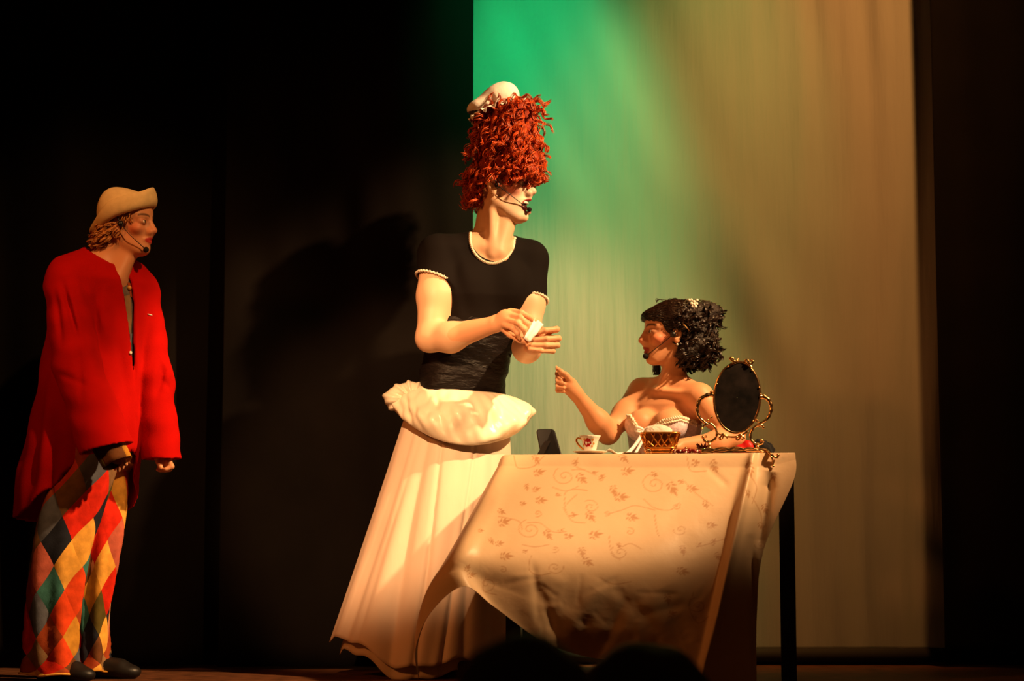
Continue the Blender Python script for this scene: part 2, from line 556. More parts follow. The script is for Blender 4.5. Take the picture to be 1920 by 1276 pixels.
# ------------------------------------------------------------------ table and cloth
TZ = 0.78                                     # height of the table top
FRx = pt(1489, 856, 6.86)[0]
TANG = math.radians(7.5)
tf = np.array([math.sin(TANG), math.cos(TANG), 0]); tl = np.array([-math.cos(TANG), math.sin(TANG), 0])
FR = np.array([FRx, 6.86, 0.0]); TW, TD = 1.0, 0.50


def tab(u, v, z=0.0):
    """point on the table: u from the front right corner towards the left, v towards the back"""
    return FR + tl * u + tf * v + np.array([0, 0, TZ + z])


RT = np.stack([tl, tf, [0, 0, 1]], 1)
table = empty('dressing_table', tab(TW / 2, TD / 2, -TZ))
tag(table, 'dark square-legged table under the flowered cream cloth', 'table')
b = MB(); b.box(tab(TW / 2, TD / 2, -0.018), (TW / 2 - .006, TD / 2 - .004, .014), RT); b.build('tabletop', M['dark_wood'], table, False)
b = MB()
for (u, v, hu, hv) in ((TW / 2, .03, TW / 2 - .05, .011), (TW / 2, TD - .03, TW / 2 - .05, .011), (.03, TD / 2, .011, TD / 2 - .05), (TW - .03, TD / 2, .011, TD / 2 - .05)):
    b.box(tab(u, v, -.075), (hu, hv, .045), RT)
b.build('apron', M['dark_wood'], table, False)
for u in (.028, TW - .028):
    for v in (.03, TD - .03):
        b = MB(); b.box(tab(u, v, -TZ / 2 - .016), (.026, .026, TZ / 2 - .016), RT); b.build('leg', M['dark_wood'], table, False)


def Yf(x):
    return 6.86 + 0.13 * (1489 - x) / (1489 - 945.0)


# control net of the hanging cloth: columns run from the right end along the front and round the left corner
net = [
    [(1491, 854, .000), (1488, 900, -.020), (1432, 1030, -.06), (1419, 1150, -.06), (1419, 1300, -.06)],
    [(1450, 854, -.006), (1440, 940, -.045), (1405, 1060, -.09), (1390, 1180, -.09), (1385, 1300, -.08)],
    [(1398, 853, -.006), (1383, 960, -.100), (1353, 1080, -.18), (1328, 1190, -.18), (1312, 1292, -.14)],
    [(1290, 853, -.006), (1268, 960, -.150), (1245, 1070, -.27), (1225, 1165, -.26), (1213, 1246, -.19)],
    [(1180, 853, -.006), (1150, 960, -.190), (1125, 1060, -.33), (1108, 1150, -.32), (1098, 1230, -.25)],
    [(1060, 853, -.006), (1024, 950, -.230), (992, 1045, -.39), (1000, 1125, -.39), (1012, 1198, -.35)],
    [(985, 853, -.006), (938, 950, -.240), (905, 1035, -.42), (905, 1090, -.43), (925, 1136, -.42)],
    [(955, 853, -.006), (905, 945, -.220), (865, 1025, -.43), (855, 1070, -.47), (868, 1099, -.48)],
    [(946, 854, .020), (893, 950, -.170), (838, 1045, -.36), (806, 1100, -.41), (806, 1150, -.43)],
    [(945, 854, .060), (889, 955, -.100), (829, 1070, -.26), (785, 1155, -.32), (779, 1218, -.34)],
    [(946, 855, .120), (893, 965, -.010), (832, 1090, -.14), (786, 1195, -.20), (785, 1272, -.21)],
]
net = np.array(net, float)
NS, NV = 460, 300


def interp_net(A, n, axis):
    A = np.moveaxis(A, axis, 0)
    sh = A.shape[1:]
    R_ = catmull(A.reshape(A.shape[0], -1), n)
    return np.moveaxis(R_.reshape((n,) + sh), 0, axis)


G = interp_net(interp_net(net, NS, 0), NV, 1)
PX, PY, DY = G[..., 0].copy(), G[..., 1].copy(), G[..., 2].copy()
# spread the columns of the cloth evenly and lay folds into it
vv = np.linspace(0, 1, NV)[None, :]


def ridge(x0, y0, x1, y1, wdt, amp, fade=True):
    """a crease along the line (x0,y0)-(x1,y1) of the hanging cloth"""
    global DY
    L2 = (x1 - x0) ** 2 + (y1 - y0) ** 2
    t = ((PX - x0) * (x1 - x0) + (PY - y0) * (y1 - y0)) / L2
    d = ((PX - x0) * (y1 - y0) - (PY - y0) * (x1 - x0)) / math.sqrt(L2)
    tt = np.clip(t, -.2, 1.2)
    env = np.clip(tt * 5 + .6, 0, 1) * np.clip((1 - tt) * 4 + .2, 0, 1) if fade else np.clip(tt * 6, 0, 1) * np.clip((1.15 - tt) * 6, 0, 1)
    DY = DY + amp * env * np.exp(-(d / wdt) ** 2)


def step(x0, y0, x1, y1, wdt, amp):
    """cloth on one side of the line lies behind the other side"""
    global DY
    L2 = (x1 - x0) ** 2 + (y1 - y0) ** 2
    t = ((PX - x0) * (x1 - x0) + (PY - y0) * (y1 - y0)) / L2
    d = ((PX - x0) * (y1 - y0) - (PY - y0) * (x1 - x0)) / math.sqrt(L2)
    env = np.clip(t * 5, 0, 1) * np.clip((1.3 - t) * 4, 0, 1)
    DY = DY + amp * env * np.exp(-np.abs(d - wdt) / (3 * wdt)) / (1 + np.exp(-d / (wdt * .25)))


front = (np.arange(NS) < NS * 0.86)[:, None]
step(1398, 856, 1302, 1290, 9, -.030)
ridge(1412, 858, 1330, 1230, 7, -.028)
ridge(1442, 900, 1418, 1040, 12, .03)
ridge(1408, 1030, 1420, 1280, 9, .03)
for (a, bq, c, dq, wd, am) in ((1330, 862, 1240, 1000, 16, .012), (1110, 870, 1060, 960, 14, .010), (935, 930, 872, 1050, 9, -.016), (1290, 1010, 1200, 1120, 16, .014),
                               (1010, 1100, 1040, 1190, 8, .020), (1125, 1100, 1065, 1180, 14, -.022), (1150, 1095, 1240, 1190, 10, .016), (1070, 1180, 1200, 1186, 10, -.018),
                               (1000, 1060, 1010, 1170, 6, .016), (1170, 1130, 1120, 1230, 8, .016), (1250, 1110, 1290, 1200, 14, .018), (960, 1000, 900, 1080, 10, .010),
                               (1330, 880, 1366, 912, 5, .012), (1210, 1150, 1300, 1130, 8, .012), (1390, 1100, 1350, 1260, 12, .02), (1240, 900, 1180, 1000, 25, .012)):
    ridge(a, bq, c, dq, wd * 1.3, am * .25)
hang = np.clip((PY - 1040) / 160, 0, 1)
crk = np.random.default_rng(5)
for _ in range(46):
    x_, y_ = crk.uniform(1000, 1390), crk.uniform(1070, 1240); an_ = crk.uniform(0, 3.14); ln_ = crk.uniform(30, 80)
    ridge(x_, y_, x_ + ln_ * math.cos(an_), y_ + ln_ * math.sin(an_), crk.uniform(5, 11), crk.choice([-1, 1]) * crk.uniform(.0006, .0016))
DY = DY + hang * (.0025 * np.sin(PX / 21. + PY / 41.) + .001 * np.sin(PX / 9. - PY / 23.)) * np.where(PX > 900, 1, .3)
YY = np.vectorize(Yf)(PX) + DY
# left side columns hang from the left edge of the table
a_ = (PX - 960.0) / FPX; b_ = (638.0 - PY) / FPX
dyv = CT - b_ * ST; dzv = ST + b_ * CT
CX = a_ / dyv * YY; CZ = CAMZ + dzv / dyv * YY
CZ = np.maximum(CZ, 0.006)
topz = TZ + .004
wt = np.clip(1 - vv * 14, 0, 1)
CZ = CZ * (1 - wt) + topz * wt
cloth_v = np.stack([CX, YY, CZ], -1)

# the woven pattern of leaves and tendrils, laid out over the cloth
pat = np.zeros_like(PX)


def cr(cx, cy):
    return 760 + cx * .40625, 830 + cy * .40625


def leaf(cx, cy, ang, size):
    global pat
    x, y = cr(cx, cy); a = math.radians(ang)
    for (da, ln, off, tk) in ((0, 1.0, -.3, .13), (32, .62, -.1, .10), (-32, .62, -.1, .10), (52, .55, -.5, .09), (-52, .55, -.5, .09), (70, .36, -.75, .08), (-70, .36, -.75, .08)):
        q = a + math.radians(da)
        ox, oy = x + math.cos(a) * off * size * .5, y + math.sin(a) * off * size * .5
        u = ((PX - ox) * math.cos(q) + (PY - oy) * math.sin(q)) / (size * ln); s = (-(PX - ox) * math.sin(q) + (PY - oy) * math.cos(q)) / size
        wl = tk * np.clip(1 - np.abs(2 * u - 1) ** 1.4, 0, 1)
        pat = np.maximum(pat, .9 * np.clip((wl - np.abs(s)) / .05 + .2, 0, 1) * ((u > 0) & (u < 1)))


def tendril(pts, wdt=.85, val=.6):
    global pat
    P_ = np.array(pts)
    lo = P_.min(0) - 6; hi = P_.max(0) + 6
    msk = (PX > lo[0]) & (PX < hi[0]) & (PY > lo[1]) & (PY < hi[1])
    ii = np.nonzero(msk)
    if not len(ii[0]): return
    d = np.full(len(ii[0]), 1e9)
    qx, qy = PX[ii], PY[ii]
    for (x, y) in P_:
        d = np.minimum(d, (qx - x) ** 2 + (qy - y) ** 2)
    pat[ii] = np.maximum(pat[ii], val * np.clip(1.7 - np.sqrt(d) / wdt, 0, 1))


def spiral(cx, cy, r, a0, turns, sgn=1):
    x, y = cr(cx, cy); r *= .40625
    t = np.linspace(0, 1, 160)
    rr = r * (.08 + .92 * t ** 1.15); a = math.radians(a0) + sgn * turns * 2 * math.pi * t
    P_ = np.stack([x + rr * np.cos(a), y + rr * .8 * np.sin(a)], 1)
    tendril(P_)


for (cx, cy, an, sz) in ((600, 80, 50, 17), (612, 138, -15, 20), (810, 160, 45, 22), (905, 165, -60, 15), (560, 200, 80, 13), (600, 215, -15, 15), (620, 265, 0, 20), (440, 315, 30, 15), (450, 368, -20, 22),
                         (345, 405, 0, 10), (395, 450, 60, 13), (430, 465, -10, 15), (655, 420, 50, 20), (750, 430, 0, 16), (460, 522, 0, 22), (285, 580, -60, 14), (300, 610, -15, 16),
                         (1005, 80, 40, 18), (1020, 132, -10, 22), (960, 215, 80, 20), (990, 250, 0, 24), (850, 335, 50, 22), (770, 332, 0, 14), (1040, 342, 10, 22), (870, 425, -10, 24),
                         (815, 500, 80, 20), (835, 545, 30, 22), (1230, 205, 60, 26), (1320, 210, 10, 20), (1335, 100, 0, 14), (1425, 110, 60, 20), (1385, 280, 70, 16), (1410, 380, 0, 18),
                         (1275, 590, 15, 22), (1280, 490, 80, 18), (1210, 715, 80, 20), (1225, 790, -20, 18), (985, 470, 60, 12), (705, 240, 20, 10), (1145, 145, 20, 14), (1270, 180, -10, 12),
                         (550, 500, -20, 10), (715, 405, -30, 10), (870, 140, -20, 10), (540, 280, 0, 12), (780, 98, 0, 10), (1350, 470, -30, 12), (1420, 460, -60, 14),
                         (1590, 120, 80, 22), (1660, 300, 70, 20), (1640, 380, 60, 16), (1580, 230, 80, 14), (1700, 150, 80, 16), (1440, 520, 60, 16)):
    leaf(cx, cy, an, sz)
for (cx, cy, r, a0, tu, sg) in ((735, 155, 55, 20, 1.6, 1), (1150, 190, 60, 0, 1.7, 1), (855, 295, 40, 90, 1.6, -1), (575, 400, 58, 0, 1.7, 1), (690, 575, 40, 200, 1.6, -1), (1270, 400, 34, 0, 1.5, 1),
                                (1250, 292, 22, 90, 1.4, -1), (990, 505, 44, 40, 1.5, 1), (1350, 750, 48, 0, 1.7, 1), (375, 650, 45, 0, 1.3, 1), (610, 325, 22, 0, 1.3, 1), (1035, 410, 24, 0, 1.3, -1), (690, 490, 20, 0, 1.3, 1),
                                (930, 325, 16, 0, 1.3, 1), (1640, 470, 30, 0, 1.5, 1), (450, 585, 20, 0, 1.3, -1)):
    spiral(cx, cy, r, a0, tu, sg)
for path in ([(500, 70), (520, 115), (590, 110), (640, 75)], [(735, 290), (740, 230), (780, 215), (840, 220)], [(730, 300), (770, 360), (830, 370)], [(680, 205), (740, 222), (800, 200)],
             [(880, 150), (820, 125), (770, 125)], [(930, 330), (1000, 310), (1060, 290), (1150, 310)], [(1100, 260), (1150, 300), (1220, 310), (1260, 280)], [(1150, 330), (1160, 400), (1170, 430)],
             [(580, 520), (570, 580), (610, 610), (670, 600)], [(540, 470), (600, 480), (660, 470)], [(560, 370), (620, 370), (680, 410), (740, 410)], [(940, 430), (950, 500), (990, 540)], [(1000, 480), (1040, 465), (1090, 490)],
             [(1300, 80), (1320, 130), (1390, 130)], [(1290, 180), (1350, 240), (1420, 290)], [(370, 620), (360, 680), (420, 700)], [(790, 240), (740, 290), (745, 330)], [(1330, 690), (1310, 760), (1350, 830), (1400, 800)],
             [(1350, 480), (1420, 460), (1480, 440)], [(900, 620), (960, 650), (1040, 640)], [(800, 80), (790, 110), (830, 125)], [(430, 340), (520, 360), (540, 400)], [(1600, 250), (1640, 330), (1650, 420)], [(1570, 130), (1620, 200), (1600, 280)]):
    P_ = catmull([cr(*q) for q in path], 90)
    tendril(P_)
pat *= front * np.clip((PX - 800) / 40, 0, 1)

m = mat('flowered_table_cloth', (.8, .6, .4), rough=0.42, spec=0.4, vcol='Col', bump=(30, .10, .01), trans=0.16)
M['cloth'] = m
base = np.array([0.70, 0.50, 0.31]); brown = np.array([0.47, 0.24, 0.11])
hcol = base[None, None] * (1 - pat[..., None]) + brown[None, None] * pat[..., None]
# flat part of the cloth on the table top
U_, V_ = np.meshgrid(np.linspace(0, TW, 30), np.linspace(0, TD, 16), indexing='ij')
topv = FR[None, None] + U_[..., None] * tl + V_[..., None] * tf + np.array([0, 0, topz])
nA = NS * NV
verts = np.concatenate([cloth_v.reshape(-1, 3), topv.reshape(-1, 3)])
faces = np.concatenate([grid_faces(NS, NV), grid_faces(30, 16)[:, ::-1] + nA])
cols = np.concatenate([hcol.reshape(-1, 3), np.tile(base, (480, 1))])
cloth = mesh_np('tablecloth', verts, faces, M['cloth'], None, True, cols)
sm = cloth.modifiers.new('thick', 'SOLIDIFY'); sm.thickness = 0.0016; sm.offset = 0
tag(cloth, 'cream satin tablecloth woven with tan leaves, billowing off the table', 'tablecloth')

# ------------------------------------------------------------------ figures: heads and hands
SKIN_A = np.array([0.62, 0.27, 0.13]); SKIN_B = np.array([0.74, 0.45, 0.28]); SKIN_C = np.array([0.60, 0.29, 0.15])


class Head:
    """a head sculpted into a Field; o: origin between the ears, fwd: gaze, up, s: scale"""

    def __init__(s, o, fwd, up=(0, 0, 1), sc=1.0):
        s.o = np.asarray(o, float); s.R = basis(fwd, up); s.s = sc

    def w(s, x, y, z):
        return s.o + s.R @ (np.array([x, y, z]) * s.s)

    def local(s, V):
        return ((V - s.o) @ s.R) / s.s

    def sculpt(s, F, mouth=0.0, female=False, back=.098, jaw=1.0):
        q = s.s; w = s.w; R = s.R
        E = lambda c, r, k=.02, sub=False: F.ell(w(*c), np.array(r) * q, R, k, sub)
        C = lambda a, b_, r0, r1, k=.015, sub=False: F.cap(w(*a), w(*b_), r0 * q, r1 * q, k, sub)
        jw = .9 if female else jaw
        E((-.012 + (.098 - back), 0, .034), (back, .074, .086))
        E((.030, 0, -.030), (.060, .056 * jw, .082), .03)
        E((.045, 0, .050), (.046, .058, .044), .03)
        E((.060, 0, -.078), (.032, .034 * jw, .034), .025)
        E((.076, 0, -.100 - mouth * .012), (.017, .018, .016), .02)
        for y in (-1, 1):
            C((-.008, y * .050 * jw, -.052), (.058, y * .020, -.100 - mouth * .01), .018, .015, .022)
            C((.086, y * .012, .022), (.066, y * .046, .024), .0085, .0085, .014)          # brow
            E((.063, y * .041, -.024 + mouth * .006), (.019, .019, .016), .022)             # cheek
            E((.0985, y * .031, .003), (.015, .019, .011), .016, True)                        # eye socket
            E((.0765, y * .032, .003), (.0142, .0180, .0115), .008)                           # lids over the eyeball
            E((.1015, y * .0125, -.033), (.011, .0075, .0075), .008)                          # wing of the nose
            E((-.006, y * .076, -.006), (.019, .0075, .031), .006)                            # ear
            E((-.002, y * .083, -.004), (.010, .006, .018), .006, True)
            E((-.004, y * .076, -.034), (.009, .006, .010), .008)
            E((.1065, y * .0065, -.0415), (.0045, .0032, .003), .003, True)
        E((.088, 0, -.022), (.024, .015, .026), .014); C((.082, 0, .010), (.094, 0, -.036), .010, .014, .014)
        C((.092, 0, .014), (.113, 0, -.022), .0075, .0085, .010)
        E((.1135, 0, -.028), (.0115, .0105, .0095), .008)
        C((.100, 0, -.040), (.097, 0, -.052), .006, .006, .010)
        mo = mouth
        cy_ = .022 + mo * .007; cx_ = .084 - mo * .010
        for y in (-1, 1): C((cx_, y * cy_, -.062 + mo * .007), (.0985, 0, -.0575 + mo * .003), .004, .0062, .006)
        for y in (-1, 1): C((cx_, y * (cy_ - .002), -.066 + mo * .004), (.0955, 0, -.071 - mo * .024), .004, .0075, .006)
        if mouth > 0:
            E((.094, 0, -.0690 - mo * .007), (.034, .028, .0085 + mo * .009), .004, True)
        else:
            C((.100, -.017, -.0645), (.104, .0, -.0645), .0022, .0022, .003, True)
            C((.100, .017, -.0645), (.104, .0, -.0645), .0022, .0022, .003, True)

    def paint(s, V, cols, lip=(.35, .03, .025), blush=(.70, .12, .07), ba=.5, brow=(.08, .03, .015), lid=None, mouth=0.0, dark=(.03, .004, .004)):
        L = s.local(V); x, y, z = L.T; ay = np.abs(y)
        near = (np.linalg.norm(L, axis=1) < .16)

        def mix(c, a):
            a = np.clip(a, 0, 1)[:, None] * near[:, None]
            cols[:] = cols * (1 - a) + np.array(c)[None] * a
        mix(blush, ba * np.exp(-(((x - .055) / .035) ** 2 + ((ay - .055) / .028) ** 2 + ((z + .025) / .024) ** 2)))
        mix(blush, .25 * np.exp(-(((x - .115) / .02) ** 2 + (ay / .02) ** 2 + ((z + .028) / .016) ** 2)))
        if mouth > 0:
            zc = -.0655 - .010 * mouth; hh = .0175 + .008 * mouth
        else:
            zc, hh = -.0645, .0125
        e = ((ay / (.025 + .008 * (mouth > 0))) ** 2 + ((z - zc) / hh) ** 2)
        mix(lip, np.clip((1.05 - e) * 4, 0, 1) * (x > .070))
        if mouth > 0:
            mix(dark, np.clip((.085 - x) / .004, 0, 1) * (e < .9) * (x > .04))
        bz = .021 + .010 * np.sqrt(np.clip(1 - ((ay - .034) / .026) ** 2, 0, 1))
        mix(brow, .85 * np.clip((.0055 - np.abs(z - bz)) / .003, 0, 1) * (ay > .010) * (ay < .056) * (x > .045))
        ey = ((ay - .032) / .021) ** 2 + ((z - .004) / .012) ** 2
        mix(lid if lid is not None else (.28, .09, .05), .45 * np.clip((1.4 - ey) * 2, 0, 1) * (x > .055))
        return cols

    def eyes(s, parent, iris=(.10, .05, .02), look=0.0, r=.0118):
        for y in (-1, 1):
            mb = MB(); c = s.w(.0806, y * .032, .003)
            mb.ball(c, (r * 1.05 * s.s,) * 3, 20, 14)
            V = np.concatenate(mb.v)
            L = s.local(V) - np.array([.0806, y * .032, .003])
            dirv = L / (np.linalg.norm(L, axis=1, keepdims=True) + 1e-9)
            g = nrm(np.array([math.cos(look), math.sin(look), 0])); dd = dirv @ g
            col = np.tile(np.array([.72, .60, .50]), (len(V), 1))
            col[dd > .82] = iris; col[dd > .95] = (.005, .004, .004)
            # the lids close over the upper and lower part of the ball
            lidm = (L[:, 2] > .0042 * s.s) | (L[:, 2] < -.0050 * s.s)
            col[lidm] = (.40, .16, .08)
            col[(L[:, 2] > .0030) & (L[:, 2] < .0062)] = (.03, .012, .008)
            mesh_np('eye', V, mb.f, M['eye'], parent, True, col)


def chain(F, pts, radii, k=.006, inf=0.0):
    for i in range(len(pts) - 1):
        F.cap(pts[i], pts[i + 1], radii[i], radii[i + 1], k, inf=inf)


def strands(paths, r, m=4):
    """many tapering tubes as one vertex / face array pair"""
    VV, FF, n0 = [], [], 0
    a = np.arange(m) * 2 * math.pi / m
    for P_ in paths:
        n = len(P_)
        t = np.gradient(P_, axis=0); t /= np.linalg.norm(t, axis=1, keepdims=True) + 1e-9
        ref = np.array([0.37, 0.53, 0.76])
        u = np.cross(t, ref); u /= np.linalg.norm(u, axis=1, keepdims=True) + 1e-9
        b_ = np.cross(t, u)
        rr = r * np.minimum(1, np.minimum(np.linspace(.5, 6, n), np.linspace(6, .3, n)))
        V = P_[:, None] + rr[:, None, None] * (np.cos(a)[None, :, None] * u[:, None] + np.sin(a)[None, :, None] * b_[:, None])
        VV.append(V.reshape(-1, 3)); FF.append(grid_faces(n, m, wrap=True) + n0); n0 += n * m
    return np.concatenate(VV), np.concatenate(FF)


def lock(base, d, side, length, amp, turns, n=26, ns=4, spread=.004, droop=0.0, ph=None):
    """a curled lock: several strands winding about one axis"""
    d = nrm(d); s1 = nrm(side - d * (np.asarray(side) @ d)); s2 = np.cross(d, s1)
    t = np.linspace(0, 1, n); ph = RNG.uniform(0, 6.28) if ph is None else ph
    axis = base[None] + np.outer(t * length, d) + np.outer(-droop * t ** 2, [0, 0, 1])
    out = []
    for q in range(ns):
        o = RNG.normal(0, spread, 2)
        a = ph + turns * 2 * math.pi * t + RNG.normal(0, .25)
        am = amp * (0.35 + .65 * np.minimum(1, t * 3))
        out.append(axis + np.outer(am * np.cos(a) + o[0], s1) + np.outer(am * np.sin(a) + o[1], s2))
    return out


def headset(head, parent, side, tip, ball_r=.011, ear=None):
    """headset microphone: ear hook, thin boom along the cheek, foam ball"""
    mb = MB()
    e = head.w(.012, side * .078, -.010) if ear is None else ear
    mb.ball(e, .012, 12, 8)
    mb.tube(catmull([head.w(.012, side * .083, -.008), head.w(-.002, side * .088, .022), head.w(-.022, side * .084, .016), head.w(-.028, side * .080, -.012)], 16), .0028, 6)
    path = catmull([e, e * .55 + tip * .45 + head.R @ np.array([0, side * .016, 0]), tip], 14)
    mb.tube(path, .0016, 6)
    hs = mb.build('headset_microphone', M['black_plastic'], parent)
    f = MB(); f.ball(tip, ball_r, 14, 10); f.build('foam_tip', M['black_foam'], hs)
    return hs


# ------------------------------------------------------------------ the maid with the towering red wig
def tube_ring_lace(curve, name, parent, m, r=.006, n=70, up=(0, 0, 1)):
    """a frilled lace edging: small overlapping scallops along a curve"""
    mb = MB(); C = catmull(curve, n * 3)
    k = np.arange(n * 3)
    mb.tube(C + np.stack([0 * k, 0 * k, .25 * r * np.sin(k * 1.05)], 1), r * (.72 + .42 * np.sin(k * 2.1)), 6)
    return mb.build(name, m, parent)


def person_maid():
    P = pt
    root = empty('person', (P(820, 1250, 7.45)[0], 7.45, 0))
    tag(root, 'laughing person in towering red wig, black top and cream skirt', 'person')
    fwd = np.array([.44, -.9, 0])
    head = Head(P(937, 350, 7.42), (.97, -.24, .05), sc=1.12)
    F = Field(ax((-.52, -.39, .013), (-.39, .22, .003)), ax((6.98, 7.72, .0036)), ax((.06, .8, .014), (.8, 1.60, .0034), (1.60, 2.08, .0027)))
    secs = [(P(915, 446, 7.45), .055, .085), (P(911, 468, 7.45), .085, .155), (P(908, 510, 7.45), .110, .178), (P(903, 560, 7.44), .122, .180), (P(890, 625, 7.45), .113, .163),
            (P(872, 690, 7.46), .108, .155), (P(862, 745, 7.47), .115, .162), (P(858, 810, 7.47), .130, .178), (P(856, 870, 7.47), .12, .165)]
    rsh, lsh = P(822, 478, 7.38), P(992, 486, 7.52)
    rel, lel = P(805, 634, 7.30), P(988, 656, 7.40)
    rwr, lwr = P(926, 608, 7.16), P(1000, 646, 7.18)

    def torso(G, inf):
        G.loft(secs, fwd, .03, inf=inf, pw=2.2)
        G.cap(rsh, P(905, 462, 7.43), .062, .05, .04, inf=inf)
        G.cap(lsh, P(925, 462, 7.47), .060, .05, .04, inf=inf)
        G.ell(P(880, 535, 7.37), (.07, .07, .075), None, .05, inf=inf)
        G.ell(P(950, 538, 7.40), (.065, .065, .075), None, .05, inf=inf)

    def arms(G, inf):
        G.cap(rsh, P(815, 555, 7.34), .068, .064, .03, inf=inf)
        G.cap(P(815, 555, 7.34), rel, .062, .046, .03, inf=inf)
        G.cap(lsh, P(993, 570, 7.46), .062, .054, .03, inf=inf)
        G.cap(P(993, 570, 7.46), lel, .054, .044, .03, inf=inf)
    torso(F, 0.0); arms(F, 0.0)
    # neck and throat
    F.cap(P(918, 455, 7.45), head.w(-.020, 0, -.050), .066, .058, .035)
    F.cap(P(932, 470, 7.37), head.w(.03, 0, -.10), .03, .03, .05)
    F.cap(P(905, 462, 7.36), P(890, 462, 7.36), .014, .012, .03); F.cap(P(938, 470, 7.38), P(952, 466, 7.41), .012, .010, .03)
    F.cap(head.w(-.02, .045, -.06), P(938, 474, 7.36), .016, .012, .02); F.cap(head.w(-.02, -.045, -.06), P(922, 476, 7.35), .018, .012, .02)
    # forearms
    F.cap(rel, P(845, 632, 7.26), .046, .053, .03); F.cap(P(845, 632, 7.26), rwr, .052, .030, .03)
    F.cap(lel, P(988, 652, 7.34), .044, .050, .03); F.cap(P(988, 652, 7.34), lwr, .050, .031, .03)
    # right hand: back of the hand towards us, fingers pinching the paper
    F.ell((rwr + P(952, 596, 7.12)) / 2, (.050, .022, .030), basis(P(952, 594, 7.12) - rwr), .02)
    F.ell(P(948, 597, 7.125), (.030, .018, .034), basis(P(975, 590, 7.10) - P(940, 602, 7.14)), .015)
    rad = [.0115, .0105, .0095, .0080]
    chain(F, [P(957, 583, 7.13), P(978, 586, 7.10), P(994, 595, 7.10), P(1005, 606, 7.105)], rad)
    chain(F, [P(955, 591, 7.115), P(976, 595, 7.08), P(989, 607, 7.078), P(993, 620, 7.085)], rad)
    chain(F, [P(952, 600, 7.110), P(971, 605, 7.072), P(983, 617, 7.07), P(986, 629, 7.08)], rad)
    chain(F, [P(946, 609, 7.115), P(961, 615, 7.085), P(970, 625, 7.085), P(974, 634, 7.095)], [.0105, .0095, .0085, .0070])
    chain(F, [P(938, 610, 7.15), P(956, 626, 7.13), P(974, 637, 7.115), P(989, 641, 7.115)], [.015, .0125, .0105, .009])
    # left hand: fingers wrapped round towards us, tips pointing back
    F.ell(P(1016, 640, 7.155), (.038, .020, .040), basis(P(1038, 634, 7.13) - lwr), .02)
    F.cap(lwr, P(1020, 640, 7.16), .031, .028, .02)
    for (y0, y1, y2, y3, x1, x3, r) in ((622, 617, 619, 626, 1044, 999, .0110), (634, 634, 635, 637, 1047, 993, .0112), (645, 647, 647, 646, 1045, 989, .0105), (654, 658, 657, 654, 1037, 993, .0092)):
        chain(F, [P(1026, y0, 7.145), P(x1, y1, 7.115), P(x1 - 22, y2, 7.092), P(x3, y3, 7.092)], [r * 1.1, r, r * .95, r * .8], .005)
    chain(F, [P(1008, 630, 7.16), P(1012, 614, 7.13), P(1010, 606, 7.115), P(1003, 600, 7.105)], [.015, .0125, .011, .009])
    # hips and legs under the skirt
    for (xh, xk, xa) in ((838, 825, 815), (880, 880, 880)):
        F.cap(P(xh, 850, 7.47), P(xk, 1060, 7.44), .085, .06, .04); F.cap(P(xk, 1060, 7.44), P(xa, 1225, 7.46), .058, .040, .03)
    head.sculpt(F, mouth=1.0, back=.084)
    V, Q = F.mesh(); V = relax(V, Q, 1, .4)
    cols = np.tile(SKIN_B, (len(V), 1))
    L = head.local(V)
    fa = np.clip((L[:, 0] + .0) / .03, 0, 1) * np.clip((L[:, 2] + .125) / .02, 0, 1) * (np.linalg.norm(L, axis=1) < .16)
    cols = cols * (1 - fa[:, None]) + np.array([.84, .62, .46]) * fa[:, None]
    handm = ((V[:, 1] < 7.2))[:, None]
    cols = np.where(handm, cols * np.array([1.0, .82, .72]), cols)
    head.paint(V, cols, lip=(.30, .02, .02), blush=(.75, .16, .14), ba=.85, mouth=1.0, lid=(.18, .06, .04))
    Le = head.local(V); ae = np.abs(Le[:, 1])
    lash = np.clip((.0022 - np.abs(Le[:, 2] - (-.004 - .006 * (1 - ((ae - .032) / .02) ** 2)))) / .0015, 0, 1) * (np.abs(ae - .032) < .019) * (Le[:, 0] > .06) * (Le[:, 0] < .11)
    cols = cols * (1 - .6 * lash[:, None]) + np.array([.05, .02, .012]) * .6 * lash[:, None]
    mesh_np('body', V, Q, M['skin'], root, True, cols)
    # teeth
    mb = MB(); tv = catmull([head.w(.070, -.024, -.0620), head.w(.086, -.014, -.0635), head.w(.0915, 0, -.0640), head.w(.086, .014, -.0635), head.w(.070, .024, -.0620)], 16)
    mb.tube(tv, .0056, 8); mb.build('teeth', M['porcelain'], root)
    mb = MB(); mb.ball(head.w(.074, 0, -.080), np.array([.018, .024, .013]) * 1.1, 16, 10, head.R); mb.build('mouth_interior', mat('dark_mouth', (.06, .006, .006), rough=.4), root)  # dark red ball added as mouth interior, closing the see-through gap between the lips
    headset(head, root, -1, head.w(.102, -.016, -.090), .0090)

    # black top with short sleeves
    G = Field(ax((-.44, .16, .0045)), ax((7.18, 7.70, .005)), ax((.99, 1.72, .0045)))
    torso(G, .007)
    cutR = (P(815, 522, 7.34), rel - rsh + np.array([-.09, 0, 0])); cutL = (P(995, 560, 7.46), lel - lsh)
    G.cap(rsh, P(813, 580, 7.33), .075, .072, .035, cut=cutR); G.cap(lsh, P(993, 620, 7.44), .069, .066, .035, cut=cutL)
    X, Y, Z = G.full()
    # folds pulling from the arm over the chest
    G.d += .0022 * np.sin(70 * (X + .4 * Z)) * np.exp(-((X - P(860, 500, 7.4)[0]) / .05) ** 2)
    cN = P(923, 441, 7.40)
    el = np.sqrt(((X - cN[0]) / .083) ** 2 + ((Y - cN[1]) / .30) ** 2 + ((Z - cN[2]) / .104) ** 2)
    G.d = np.maximum(G.d, (1 - el) * .083)
    G.d = np.maximum(G.d, P(862, 742, 7.46)[2] - Z)
